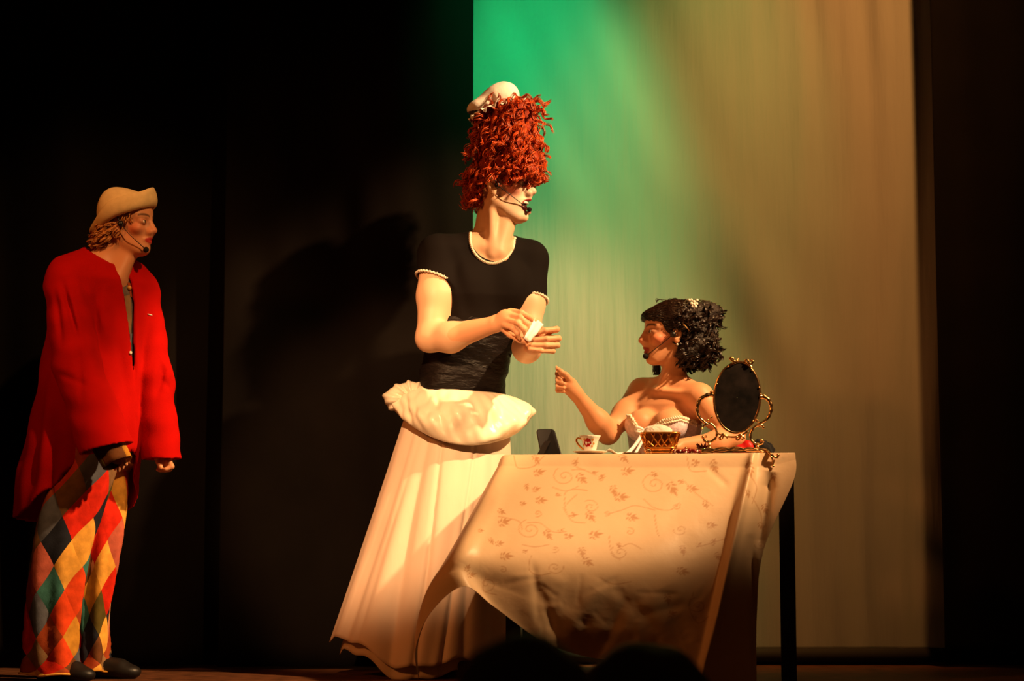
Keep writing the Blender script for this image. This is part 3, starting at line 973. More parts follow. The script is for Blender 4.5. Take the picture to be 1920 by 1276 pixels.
    V2, Q2 = G.mesh(); V2 = relax(V2, Q2, 2, .5)
    top = mesh_np('black_top', V2, Q2, M['black_jersey'], root)
    hit = surf(top)
    cur = []
    for a in np.linspace(math.radians(205), math.radians(-22), 34):
        for s_ in (1.03, 1.06, 1.10, 1.16):
            p, n = hit(923 + 41.5 * s_ * math.cos(a), 441 + 52 * s_ * math.sin(a) if math.sin(a) > 0 else 441 + 40 * s_ * math.sin(a))
            if p is not None and p[1] < 7.5:
                cur.append(p + n * .003); break
    if len(cur) > 4: tube_ring_lace(cur, 'lace_neckline', top, M['lace'], .0062, 90)
    armR, armL = nrm(rel - rsh), nrm(lel - lsh)
    for (p0, p1, cut_, rr) in ((rsh, P(813, 580, 7.33), cutR, .0755), (lsh, P(993, 620, 7.44), cutL, .0695)):
        axd = nrm(p1 - p0); n_ = nrm(cut_[1]); ring = []
        for a in np.linspace(0, 2 * math.pi, 48):
            Bm = basis(axd, (1, .2, 0)); dirv = Bm[:, 1] * math.cos(a) + Bm[:, 2] * math.sin(a)
            q = p0 + dirv * rr; t = ((cut_[0] - q) @ n_) / (axd @ n_)
            ring.append(q + axd * t)
        tube_ring_lace(ring, 'lace_cuff', top, M['lace'], .0056, 70)
    # black sash round the waist
    S = Field(ax((-.42, .06, .005)), ax((7.24, 7.70, .006)), ax((.99, 1.36, .0045)))
    S.loft([(P(888, 600, 7.45), .128, .176), (P(883, 640, 7.45), .126, .174), (P(874, 680, 7.46), .122, .168), (P(866, 715, 7.465), .124, .170), (P(862, 750, 7.47), .126, .174)], fwd, .02, pw=2.2,
           fn=lambda a, b_, Z, X, Y: .0016 * np.sin(60 * Z + 5 * np.sin(9 * X)) + .001 * np.sin(140 * Z + 7 * np.sin(11 * X + 1)))
    V3, Q3 = S.mesh(); mesh_np('sash', relax(V3, Q3, 1, .5), Q3, M['black_satin'], root)

    # long skirt: gathered cone swinging to one side
    def cone(name, m, zadd, rscale, nph, amp):
        NP, NT = 260, 70
        ph = np.linspace(0, 2 * math.pi, NP, endpoint=False)[None, :]; t = np.linspace(0, 1, NT)[:, None]
        ctop, cbot = P(860, 748, 7.47), np.array([-.335, 7.44, 0.0])
        zh = .050 + .100 * np.clip(-np.cos(ph), 0, 1) ** 1.5 + .018 * np.sin(5 * ph + 1) + .010 * np.sin(11 * ph + .6) - zadd
        z = ctop[2] + (zh - ctop[2]) * t
        tt = t ** .92
        cx = ctop[0] + (cbot[0] - ctop[0]) * t ** 1.15; cy = ctop[1] + (cbot[1] - ctop[1]) * t
        rx = (.178 + (.328 - .178) * tt) * rscale; ry = (.135 + (.300 - .135) * tt) * rscale
        pl_ = .35 * np.sin(4 * ph + 1 + .3 * np.sin(3 * t)) + .16 * np.sin(nph * 1.9 * ph + 1.7 + 1.5 * np.sin(2 * ph))
        for (u_, wd_, dp) in ((-.80, .10, 1.0), (-.62, .07, .8), (-.36, .12, 2.4), (-.14, .035, 1.3), (.10, .10, .5), (.36, .035, 1.4), (.55, .09, 1.2), (.78, .12, 1.3)):
            for f0 in (2 * math.pi - math.acos(u_), math.acos(u_)):
                dd = (ph - f0 - .10 * np.sin(2.4 * t + 6 * u_) + math.pi) % (2 * math.pi) - math.pi
                pl_ = pl_ - dp * np.exp(-np.abs(dd / wd_) ** 1.6)
        r_ = 1 + amp * (.35 + .65 * t) * pl_ / (.3 + rx)
        Vs = np.stack([cx + rx * r_ * np.cos(ph), cy + ry * r_ * np.sin(ph), z + 0 * ph], -1).reshape(-1, 3)
        Fs = np.concatenate([grid_faces(NT, NP, wrap=True)])
        o = mesh_np(name, Vs, Fs[:, ::-1], m, root)
        so = o.modifiers.new('thick', 'SOLIDIFY'); so.thickness = .003; so.offset = 0
        return o
    cone('skirt', M['skirt'], 0, 1.0, 9, .028)
    cone('petticoat', M['skirt_in'], .045, .90, 13, .010)
    # satin overskirt bunched round the hips
    NP, NT = 220, 44
    ph = np.linspace(0, 2 * math.pi, NP, endpoint=False)[None, :]; v = np.linspace(0, 1, NT)[:, None]
    cx, sn = np.cos(ph), np.sin(ph)
    c0 = P(862, 735, 7.465)
    front_ = np.clip(-sn, 0, 1)
    ytop = 737 + 4 * cx - 10 * np.clip(-cx, 0, 1)
    ybot = 782 + 52 * front_ ** .8 + 16 * cx - 2 * np.clip(-cx, 0, 1) + 5 * np.sin(3 * ph)
    pyy = ytop + (ybot - ytop) * v
    z = c0[2] - (pyy - 735) * (7.465 / FPX)
    bul = np.sin(math.pi * np.clip(v, 0, 1)) ** .75
    r0x = .165 + .062 * v; r0y = .128 + .085 * v
    gat = .010 * np.sin(5 * ph + 5 * v + 1) + .007 * np.sin(9 * ph - 7 * v) + .004 * np.sin(19 * ph + 9 * v + 2 * np.sin(3 * ph)) + .003 * np.sin(31 * ph - 12 * v)
    rx = r0x + (.060 + .012 * cx + gat) * bul; ry = r0y + (.058 + gat) * bul
    ox = c0[0] - .012 * v + .008
    Vo = np.stack([ox + rx * cx, c0[1] + ry * sn, z + .006 * np.sin(4 * ph + 3 * v) * bul], -1).reshape(-1, 3)
    ov = mesh_np('satin_overskirt', Vo, grid_faces(NT, NP, wrap=True)[:, ::-1], M['satin'], root)
    so = ov.modifiers.new('thick', 'SOLIDIFY'); so.thickness = .004; so.offset = 0
    K = Field(ax((-.56, -.30, .0035)), ax((7.26, 7.60, .004)), ax((.93, 1.16, .0035)))
    K.ell(P(752, 742, 7.42), (.062, .05, .045), basis((1, .2, .25)), .02); K.ell(P(738, 752, 7.41), (.030, .045, .030), None, .02); K.ell(P(775, 735, 7.40), (.05, .045, .04), basis((1, 0, -.4)), .02)
    K.ell(P(764, 764, 7.40), (.05, .04, .025), basis((1, 0, -.5)), .015); K.ell(P(733, 742, 7.44), (.03, .04, .02), basis((1, 0, .5)), .01)
    X, Y, Z = K.full(); cb = P(775, 750, 7.36)
    ang = np.arctan2(Z - cb[2], X - cb[0])
    K.d += .0035 * np.sin(11 * ang + 20 * Y) + .002 * np.sin(23 * ang)
    Vk, Qk = K.mesh(); mesh_np('gathered_bow', relax(Vk, Qk, 1, .5), Qk, M['satin'], ov)

    # wig
    W = Field(ax((-.20, .16, .0045)), ax((7.24, 7.62, .0055)), ax((1.68, 2.30, .0045)))
    W.loft([(P(952, 346, 7.43), .090, .098), (P(955, 325, 7.43), .112, .115), (P(953, 290, 7.43), .118, .112), (P(950, 255, 7.43), .112, .108), (P(954, 225, 7.43), .102, .096), (P(962, 200, 7.43), .078, .080), (P(968, 186, 7.43), .045, .048)], (1, -.2, 0), .03)
    W.ell(P(985, 330, 7.41), (.055, .09, .032), None, .03); W.ell(P(912, 332, 7.44), (.062, .098, .062), None, .03)
    W.ell(P(893, 366, 7.44), (.030, .06, .028), basis((1, 0, .6)), .02); W.ell(P(912, 372, 7.47), (.03, .07, .05), None, .03)
    X, Y, Z = W.full()
    W.d += .005 * np.sin(60 * X + 9 * np.sin(22 * Z)) * np.sin(70 * Z + 40 * Y)
    # keep the face and the ear clear
    W.ell(head.w(.085, 0, -.066), np.array([.075, .11, .064]) * 1.13, head.R, .01, sub=True)
    W.ell(head.w(-.004, -.085, -.012), np.array([.024, .03, .034]) * 1.13, head.R, .01, sub=True)
    Vw, Qw = W.mesh(); Vw = relax(Vw, Qw, 1, .5)
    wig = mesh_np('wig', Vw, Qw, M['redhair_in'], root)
    bv = surf(wig)
    paths = []
    me = wig.data; nv = len(me.vertices)
    nrmv = np.empty(nv * 3, np.float32); me.vertices.foreach_get('normal', nrmv); nrmv = nrmv.reshape(-1, 3)
    sel = RNG.choice(nv, 620, replace=False)
    for i in sel:
        p = Vw[i]; n = nrmv[i]
        Lp = head.local(p)
        if n[2] < -.6: continue
        front = Lp[0] > .02 and Lp[2] < .11
        if Lp[0] > .045 and Lp[2] < .006: continue
        d = np.array([RNG.normal(0, .35), RNG.normal(0, .3), -1.0])
        d = d - n * (d @ n)
        ln = RNG.uniform(.022, .04) if front else RNG.uniform(.06, .12)
        if not front and Lp[2] < .06: ln *= .55
        paths += lock(p + n * .002, d, n, ln, RNG.uniform(.006, .012), ln / .06 * RNG.uniform(.7, 1.3), n=24, ns=7, spread=.0032)
    Lw = head.local(Vw)
    bang = np.nonzero((Lw[:, 0] > .035) & (Lw[:, 2] > -.002) & (Lw[:, 2] < .10) & (nrmv[:, 2] > -.7))[0]
    for i in RNG.choice(bang, 170, replace=False):
        p = Vw[i]; n = nrmv[i]
        d = np.array([RNG.normal(.3, .4), RNG.normal(0, .5), -.55]); d = d - n * (d @ n)
        ln = RNG.uniform(.018, .030)
        paths += lock(p + n * .002, d, n, ln, RNG.uniform(.005, .008), RNG.uniform(.6, 1.0), n=16, ns=7, spread=.003)
    # the flick behind the neck
    for q in range(70):
        p = P(RNG.uniform(884, 915), RNG.uniform(350, 372), RNG.uniform(7.38, 7.5))
        c = [p, p + np.array([-.012, 0, -.030]), p + np.array([-.030, -.004, -.042]), p + np.array([-.044, -.004, -.030 + RNG.uniform(-.01, .02)])]
        paths.append(catmull(np.array(c) + RNG.normal(0, .003, (4, 3)), 18))
    Vs, Fs = strands(paths, .0013)
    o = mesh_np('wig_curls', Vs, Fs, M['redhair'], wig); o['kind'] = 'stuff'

    # small mob cap pinned on top of the wig
    tilt = basis((.94, -.05, .34))
    C = Field(ax((-.20, .10, .0035)), ax((7.28, 7.58, .004)), ax((2.10, 2.36, .0035)))
    C.ell(P(934, 184, 7.42), (.068, .070, .050), tilt, .02); C.ell(P(900, 200, 7.42), (.052, .06, .030), tilt, .03); C.ell(P(948, 180, 7.41), (.05, .05, .050), tilt, .03)
    X, Y, Z = C.full(); cc = P(935, 212, 7.36)
    ang = np.arctan2(Z - cc[2], X - cc[0]); rad_ = np.sqrt((X - cc[0]) ** 2 + (Z - cc[2]) ** 2)
    C.d += (.0030 * np.sin(9 * ang + 2) + .0022 * np.sin(17 * ang + 30 * Y)) * np.exp(-(rad_ / .05) ** 2) * 1.6
    Vc, Qc = C.mesh()
    capo = mesh_np('mob_cap', relax(Vc, Qc, 1, .5), Qc, M['white_cotton'], root)
    NP, NT = 160, 8
    ph = np.linspace(0, 2 * math.pi, NP, endpoint=False)[None, :]; v = np.linspace(0, 1, NT)[:, None]
    cc = P(929, 203, 7.42)
    rx = .080 + .028 * v + .004 * np.sin(23 * ph) * v; ry = .070 + .026 * v
    hz = -.012 * v + .009 * v * np.sin(17 * ph + 1.3 * np.sin(3 * ph)) + .004 * v * np.sin(29 * ph)
    Lc = np.stack([rx * np.cos(ph), ry * np.sin(ph), hz], -1).reshape(-1, 3)
    fr = mesh_np('cap_frill', cc + Lc @ tilt.T, grid_faces(NT, NP, wrap=True), M['white_cotton'], capo)
    fr.modifiers.new('thick', 'SOLIDIFY').thickness = .002
    for (x0, y0, x1, y1) in ((962, 200, 986, 182), (958, 205, 978, 196)):
        mb = MB(); a, b_ = P(x0, y0, 7.36), P(x1, y1, 7.36)
        mb.ball((a + b_) / 2, (np.linalg.norm(b_ - a) / 2, .006, .008), 14, 8, basis(b_ - a)); mb.build('bow_tail', M['white_cotton'], capo)
    # black shoes
    for (x, Yc, ya) in ((818, 7.26, .25), (885, 7.44, .4)):
        c = P(x, 1250, Yc); c[2] = 0
        f = np.array([math.cos(ya), -math.sin(ya), 0]); Bs = basis(f)
        sh = Field(ax((c[0] - .2, c[0] + .26, .005)), ax((Yc - .2, Yc + .2, .005)), ax((-.004, .16, .005)))
        w_ = lambda a, l, u: c + Bs @ np.array([a, l, u])
        sh.cap(w_(.02, 0, .055), w_(.15, 0, .026), .038, .026, .02); sh.ell(w_(.15, 0, .022), (.045, .036, .022), Bs, .02); sh.cap(w_(-.02, 0, .075), w_(.02, 0, .06), .034, .036, .02)
        sh.cap(w_(-.03, 0, .06), w_(-.034, 0, .008), .022, .013, .008)
        X, Y, Z = sh.full(); sh.d = np.maximum(sh.d, -Z + .001)
        Vh, Qh = sh.mesh(); mesh_np('shoe', Vh, Qh, M['black_leather'], root)
    return root


maid = person_maid()


# ------------------------------------------------------------------ the seated woman in the corset
def person_woman():
    P = pt
    root = empty('person', (P(1250, 1000, 7.62)[0], 7.62, 0))
    tag(root, 'dark-haired woman in white corset sitting behind the table', 'person')
    fwd = np.array([-.42, -.91, 0])
    head = Head(P(1256, 626, 7.58), (-.975, -.22, .0), sc=1.0)
    F = Field(ax((.16, .92, .0034)), ax((6.98, 7.36, .006), (7.36, 7.84, .0036)), ax((.03, .78, .014), (.78, 1.17, .0032), (1.17, 1.44, .0026)))
    secs = [(P(1260, 712, 7.60), .045, .07), (P(1258, 733, 7.60), .065, .13), (P(1252, 760, 7.60), .085, .150), (P(1246, 800, 7.60), .092, .145), (P(1242, 850, 7.61), .082, .122), (P(1240, 900, 7.61), .084, .125), (P(1240, 960, 7.62), .115, .165), (P(1240, 1025, 7.62), .13, .18)]
    rsh, lsh = P(1203, 733, 7.68), P(1312, 744, 7.50)

    def torso(G, inf):
        G.loft(secs, fwd, .03, inf=inf, pw=2.1)
        G.ell(P(1202, 796, 7.53), (.056, .056, .058), None, .03, inf=inf); G.ell(P(1254, 796, 7.475), (.062, .058, .058), None, .03, inf=inf)
    torso(F, 0)
    F.cap(rsh, P(1248, 722, 7.62), .044, .036, .03); F.cap(lsh, P(1272, 722, 7.58), .046, .036, .03)
    F.cap(P(1262, 722, 7.60), head.w(-.022, 0, -.045), .049, .044, .03)
    F.cap(head.w(-.02, .038, -.05), P(1238, 730, 7.555), .010, .007, .03)
    F.cap(P(1232, 733, 7.55), P(1212, 731, 7.64), .008, .007, .025); F.cap(P(1244, 733, 7.53), P(1298, 738, 7.48), .008, .008, .025)
    rel, rwr = P(1140, 812, 7.55), P(1079, 736, 7.44)
    F.cap(rsh, P(1172, 775, 7.62), .047, .044, .03); F.cap(P(1172, 775, 7.62), rel, .043, .037, .03)
    F.cap(rel, P(1122, 790, 7.51), .038, .041, .03); F.cap(P(1122, 790, 7.51), rwr, .040, .024, .03)
    lel, lwr = P(1376, 820, 7.42), P(1276, 834, 7.36)
    F.cap(lsh, P(1340, 780, 7.46), .048, .044, .03); F.cap(P(1340, 780, 7.46), lel, .043, .037, .03)
    F.cap(lel, P(1345, 828, 7.40), .037, .038, .03); F.cap(P(1345, 828, 7.40), lwr, .037, .024, .03)
    # raised hand, thumb pressed on the bent forefinger
    F.ell(P(1067, 722, 7.425), (.034, .024, .030), basis(P(1055, 708, 7.42) - rwr), .015)
    F.cap(rwr, P(1068, 724, 7.43), .024, .026, .02)
    chain(F, [P(1062, 708, 7.44), P(1047, 698, 7.43), P(1041, 703, 7.405), P(1052, 711, 7.395)], [.010, .0095, .0085, .0075], .005)
    chain(F, [P(1059, 714, 7.44), P(1043, 708, 7.43), P(1041, 714, 7.40), P(1057, 719, 7.393)], [.010, .0095, .0085, .0075], .005)
    chain(F, [P(1058, 722, 7.44), P(1043, 719, 7.43), P(1042, 724, 7.40), P(1057, 727, 7.395)], [.0095, .009, .0082, .007], .005)
    chain(F, [P(1059, 729, 7.44), P(1046, 728, 7.43), P(1045, 732, 7.405), P(1057, 734, 7.40)], [.0085, .008, .0072, .0062], .005)
    chain(F, [P(1070, 713, 7.41), P(1061, 703, 7.395), P(1051, 696, 7.395), P(1043, 689, 7.40)], [.013, .011, .0095, .0078], .006)
    # other hand lying on the table
    F.ell(P(1258, 838, 7.345), (.040, .03, .016), basis((-1, -.2, 0)), .015)
    for q, (dy_, ln) in enumerate(((-.026, .055), (-.009, .066), (.009, .060), (.025, .046))):
        a = P(1243, 840, 7.335 + dy_); chain(F, [a, a + np.array([-ln * .5, -.006, .004]), a + np.array([-ln, -.008, -.010])], [.009, .008, .0065], .005)
    chain(F, [P(1262, 838, 7.315), P(1250, 840, 7.295), P(1240, 843, 7.285)], [.012, .010, .008], .006)
    # thighs and shins under the table
    for s_ in (-1, 1):
        hp = P(1240, 1010, 7.60) + np.array([.8, -.6, 0]) * .085 * s_; kn = hp + np.array([-.06, -.24, -.01]); an = np.array([kn[0] + .02, kn[1] + .14, .09])
        F.cap(hp, kn, .080, .058, .04); F.cap(kn, an, .054, .036, .03); F.cap(an, np.array([an[0] - .05, an[1] - .12, .05]), .034, .028, .02)
    head.sculpt(F, female=True)
    V, Q = F.mesh(); V = relax(V, Q, 1, .4)
    cols = np.tile(SKIN_C, (len(V), 1))
    head.paint(V, cols, lip=(.32, .05, .04), blush=(.55, .09, .05), ba=.6, lid=(.14, .05, .03), brow=(.035, .014, .008))
    mesh_np('body', V, Q, M['skin'], root, True, cols)
    head.eyes(root, iris=(.05, .02, .01))
    headset(head, root, 1, head.w(.100, .012, -.088), .0115)
    mb = MB(); mb.ball(head.w(-.004, .080, -.048), .0045, 10, 8); mb.build('earring', M['pearl'], root)
    # corset
    G = Field(ax((.34, .82, .0042)), ax((7.34, 7.84, .0045)), ax((.55, 1.02, .0042)))
    torso(G, .006)
    X, Y, Z = G.full()
    tp = [(1160, 752), (1174, 760), (1184, 782), (1199, 805), (1209, 812), (1222, 802), (1244, 787), (1275, 780), (1303, 790), (1345, 800)]
    tx = np.array([P(a, b_, 7.47)[0] for a, b_ in tp]); tz = np.array([P(a, b_, 7.47)[2] for a, b_ in tp])
    zt = np.interp(G.x, tx, tz)[:, None, None]
    zt = np.where(Y > 7.62, np.minimum(zt, tz[7]), zt)
    G.d = np.maximum(G.d, (Z - zt) * .7); G.d = np.maximum(G.d, .58 - Z)
    V2, Q2 = G.mesh(); V2 = relax(V2, Q2, 2, .5)
    cor = mesh_np('corset', V2, Q2, M['corset'], root)
    hit = surf(cor); cur = []
    for x in np.linspace(1171, 1306, 44):
        y = np.interp(x, [q[0] for q in tp], [q[1] for q in tp])
        for dy_ in (2, 4, 6, 9, 13):
            p, n = hit(x, y + dy_)
            if p is not None and p[1] < 7.66: cur.append(p + n * .003); break
    tube_ring_lace(cur, 'lace_edge', cor, M['lace'], .0078, 70)
    tube_ring_lace([c + np.array([0, -.003, -.011]) for c in cur], 'lace_edge', cor, M['lace'], .0050, 60)

    def strip(pts, wd, name, m, par):
        C = catmull(pts, 24); d = np.gradient(C, axis=0)
        sd = np.cross(d, [0, 1, 0]); sd /= np.linalg.norm(sd, axis=1, keepdims=True) + 1e-9
        Vv = np.stack([C - sd * wd / 2, C + np.array([0, -.002, 0]), C + sd * wd / 2], 1).reshape(-1, 3)
        o = mesh_np(name, Vv, grid_faces(24, 3), m, par); q = o.modifiers.new('t', 'SOLIDIFY'); q.thickness = .0012
        return o
    bw = P(1207, 806, 7.42)
    strip([bw, P(1199, 822, 7.39), P(1186, 840, 7.36), P(1172, 853, 7.30)], .012, 'ribbon_tail', M['ribbon'], cor)
    strip([bw + np.array([.006, -.004, 0]), P(1206, 822, 7.39), P(1198, 838, 7.37), P(1190, 852, 7.34)], .010, 'ribbon_tail', M['ribbon'], cor)
    for sg in (-1, 1):
        strip([bw, bw + np.array([.020 * sg, -.010, .010]), bw + np.array([.032 * sg, -.004, .0]), bw + np.array([.016 * sg, -.006, -.008]), bw], .009, 'ribbon_loop', M['ribbon'], cor)
    # plain skirt over the lap
    K = Field(ax((.16, .80, .012)), ax((7.05, 7.86, .012)), ax((.03, .70, .012)))
    for s_ in (-1, 1):
        hp = P(1240, 1010, 7.60) + np.array([.8, -.6, 0]) * .085 * s_; kn = hp + np.array([-.06, -.24, -.01]); an = np.array([kn[0] + .02, kn[1] + .12, .12])
        K.cap(hp, kn, .105, .085, .08); K.cap(kn, an, .085, .10, .06)
    K.loft([(P(1240, 930, 7.61), .10, .145), (P(1240, 1020, 7.62), .15, .20)], fwd, .05)
    X, Y, Z = K.full(); K.d = np.maximum(K.d, .06 - Z)
    Vk, Qk = K.mesh(); mesh_np('skirt', relax(Vk, Qk, 1, .5), Qk, M['white_cotton'], root)

    # hair
    H = Field(ax((.46, .88, .004)), ax((7.42, 7.78, .005)), ax((1.06, 1.50, .004)))
    H.ell(head.w(-.020, 0, .040), np.array([.108, .084, .092]), head.R, .02)
    H.ell(P(1300, 608, 7.58), (.088, .085, .082), None, .03); H.ell(P(1312, 648, 7.57), (.072, .080, .066), None, .03); H.ell(P(1330, 588, 7.58), (.044, .06, .045), None, .03)
    H.ell(P(1288, 660, 7.56), (.05, .07, .045), None, .03)
    H.ell(head.w(.070, 0, .060), (.04, .06, .03), head.R, .03)
    X, Y, Z = H.full(); H.d += .004 * np.sin(70 * X + 6 * np.sin(30 * Z)) * np.sin(66 * Z + 30 * Y) * (X > P(1275, 0, 7.6)[0])
    H.ell(head.w(.088, 0, -.034), (.066, .12, .084), head.R, .012, sub=True)
    H.ell(head.w(.045, .085, -.055), (.050, .05, .055), head.R, .012, sub=True)
    Vh, Qh = H.mesh(); Vh = relax(Vh, Qh, 1, .5)
    hair = mesh_np('hair', Vh, Qh, M['darkhair_in'], root)
    hs = surf(hair)
    nv = len(Vh); nn = np.empty(nv * 3, np.float32); hair.data.vertices.foreach_get('normal', nn); nn = nn.reshape(-1, 3)
    paths = []
    # combed part: strands drawn back from the hairline
    Lh = head.local(Vh)
    fsel = np.nonzero((Lh[:, 0] > -.02) & (Lh[:, 2] > -.03) & (nn @ head.R[:, 2] > -.4))[0]
    tgt = P(1300, 600, 7.56)
    bv = hs.bvh
    for i in RNG.choice(fsel, min(len(fsel), 620), replace=False):
        p = Vh[i].copy(); pts = [p + nn[i] * .001]
        ln = RNG.uniform(.04, .09); stp = ln / 12
        d = tgt - p
        wv = RNG.uniform(0, 6.28)
        for q in range(12):
            h = bv.find_nearest(Vector(p)); n = np.array(h[1])
            d = nrm((tgt - p)); d = d - n * (d @ n); d = nrm(d)
            sd = np.cross(n, d)
            p = np.array(h[0]) + d * stp + sd * .0016 * math.sin(wv + q * .9)
            pts.append(p + n * (.0015 + RNG.normal(0, .0006)))
        paths.append(np.array(pts))
    bsel = np.nonzero((Vh[:, 0] > P(1268, 600, 7.6)[0]))[0]
    for i in RNG.choice(bsel, 300, replace=False):
        p = Vh[i]; n = nn[i]
        if n[1] > .6: continue
        d = np.array([RNG.normal(0, .6), RNG.normal(0, .4), -1.0]) ; d = d - n * (d @ n) * .8
        low = p[2] < P(1300, 630, 7.57)[2]
        paths += lock(p - n * .004, d, n, RNG.uniform(.035, .065), RNG.uniform(.010, .017) if low else RNG.uniform(.007, .011), RNG.uniform(.7, 1.3), n=24, ns=11, spread=.0030)
    # lock on the far side of the neck
    for q in range(60):
        p = P(RNG.uniform(1226, 1238), 676, RNG.uniform(7.63, 7.68))
        paths.append(catmull([p, p + np.array([RNG.normal(0, .004), 0, -.03]), p + np.array([RNG.normal(0, .006), 0, -.056])], 14))
    # a few loose hairs above the crown
    for q in range(40):
        p = P(RNG.uniform(1225, 1330), RNG.uniform(564, 576), 7.58)
        paths.append(catmull([p, p + np.array([RNG.normal(.012, .008), 0, .010]), p + np.array([RNG.normal(.03, .012), 0, .006])], 12))
    Vs, Fs = strands(paths, .0012)
    o = mesh_np('hair_strands', Vs, Fs, M['darkhair'], hair); o['kind'] = 'stuff'
    # jewelled clip and pin
    p, n = hs(1301, 571)
    p = p if p is not None else P(1301, 571, 7.52)
    mb = MB()
    for q in range(5):
        a = q * 2 * math.pi / 5 + .3
        mb.ball(p + np.array([.010 * math.cos(a), -.010, .010 * math.sin(a)]), (.0065, .004, .0065), 8, 6)
    for (dx, dz) in ((0, 0), (-.018, .016), (-.010, .017), (.004, -.018), (.012, .016)):
        mb.ball(p + np.array([dx, -.011, dz]), .0055, 8, 6)
    mb.build('hair_clip', M['pearl'], root)
    a, _ = hs(1280, 607); b_, _ = hs(1294, 622)
    if a is not None and b_ is not None:
        mb = MB(); mb.tube([a + np.array([0, -.014, 0]), b_ + np.array([0, -.014, 0])], .0016, 6); mb.build('hair_pin', M['gold'], root)
    return root


woman = person_woman()

# stool under her
st = P0 = pt(1240, 1010, 7.64); stx, sty = st[0], st[1]
stool = empty('wooden_stool', (stx, sty, 0)); tag(stool, 'dark wooden stool the woman in the corset sits on', 'stool')
b = MB(); b.lathe((stx, sty, 0), [(0, .335), (.165, .335), (.175, .345), (.175, .365), (.165, .375), (0, .375)], 28); b.build('seat', M['dark_wood'], stool)
for q in range(4):
    a = math.pi / 4 + q * math.pi / 2
    b = MB(); b.tube([(stx + .12 * math.cos(a), sty + .12 * math.sin(a), .336), (stx + .16 * math.cos(a), sty + .16 * math.sin(a), .0)], .016, 10); b.build('leg', M['dark_wood'], stool)


# ------------------------------------------------------------------ the harlequin in the red jacket
PATCH = {k: mat('patch_' + k, c, rough=.9, spec=.1, noise=(30, .22), bump=(220, .3, .0015)) for k, c in dict(
    yellow=(.72, .36, .06), red=(.62, .022, .008), scarlet=(.66, .06, .012), rust=(.32, .055, .016), brown=(.12, .045, .016), navy=(.018, .020, .030), slate=(.10, .105, .13), teal=(.045, .16, .14), olive=(.085, .065, .014), pink=(.48, .11, .07), tan=(.22, .12, .055), ochre=(.52, .24, .03)).items()}


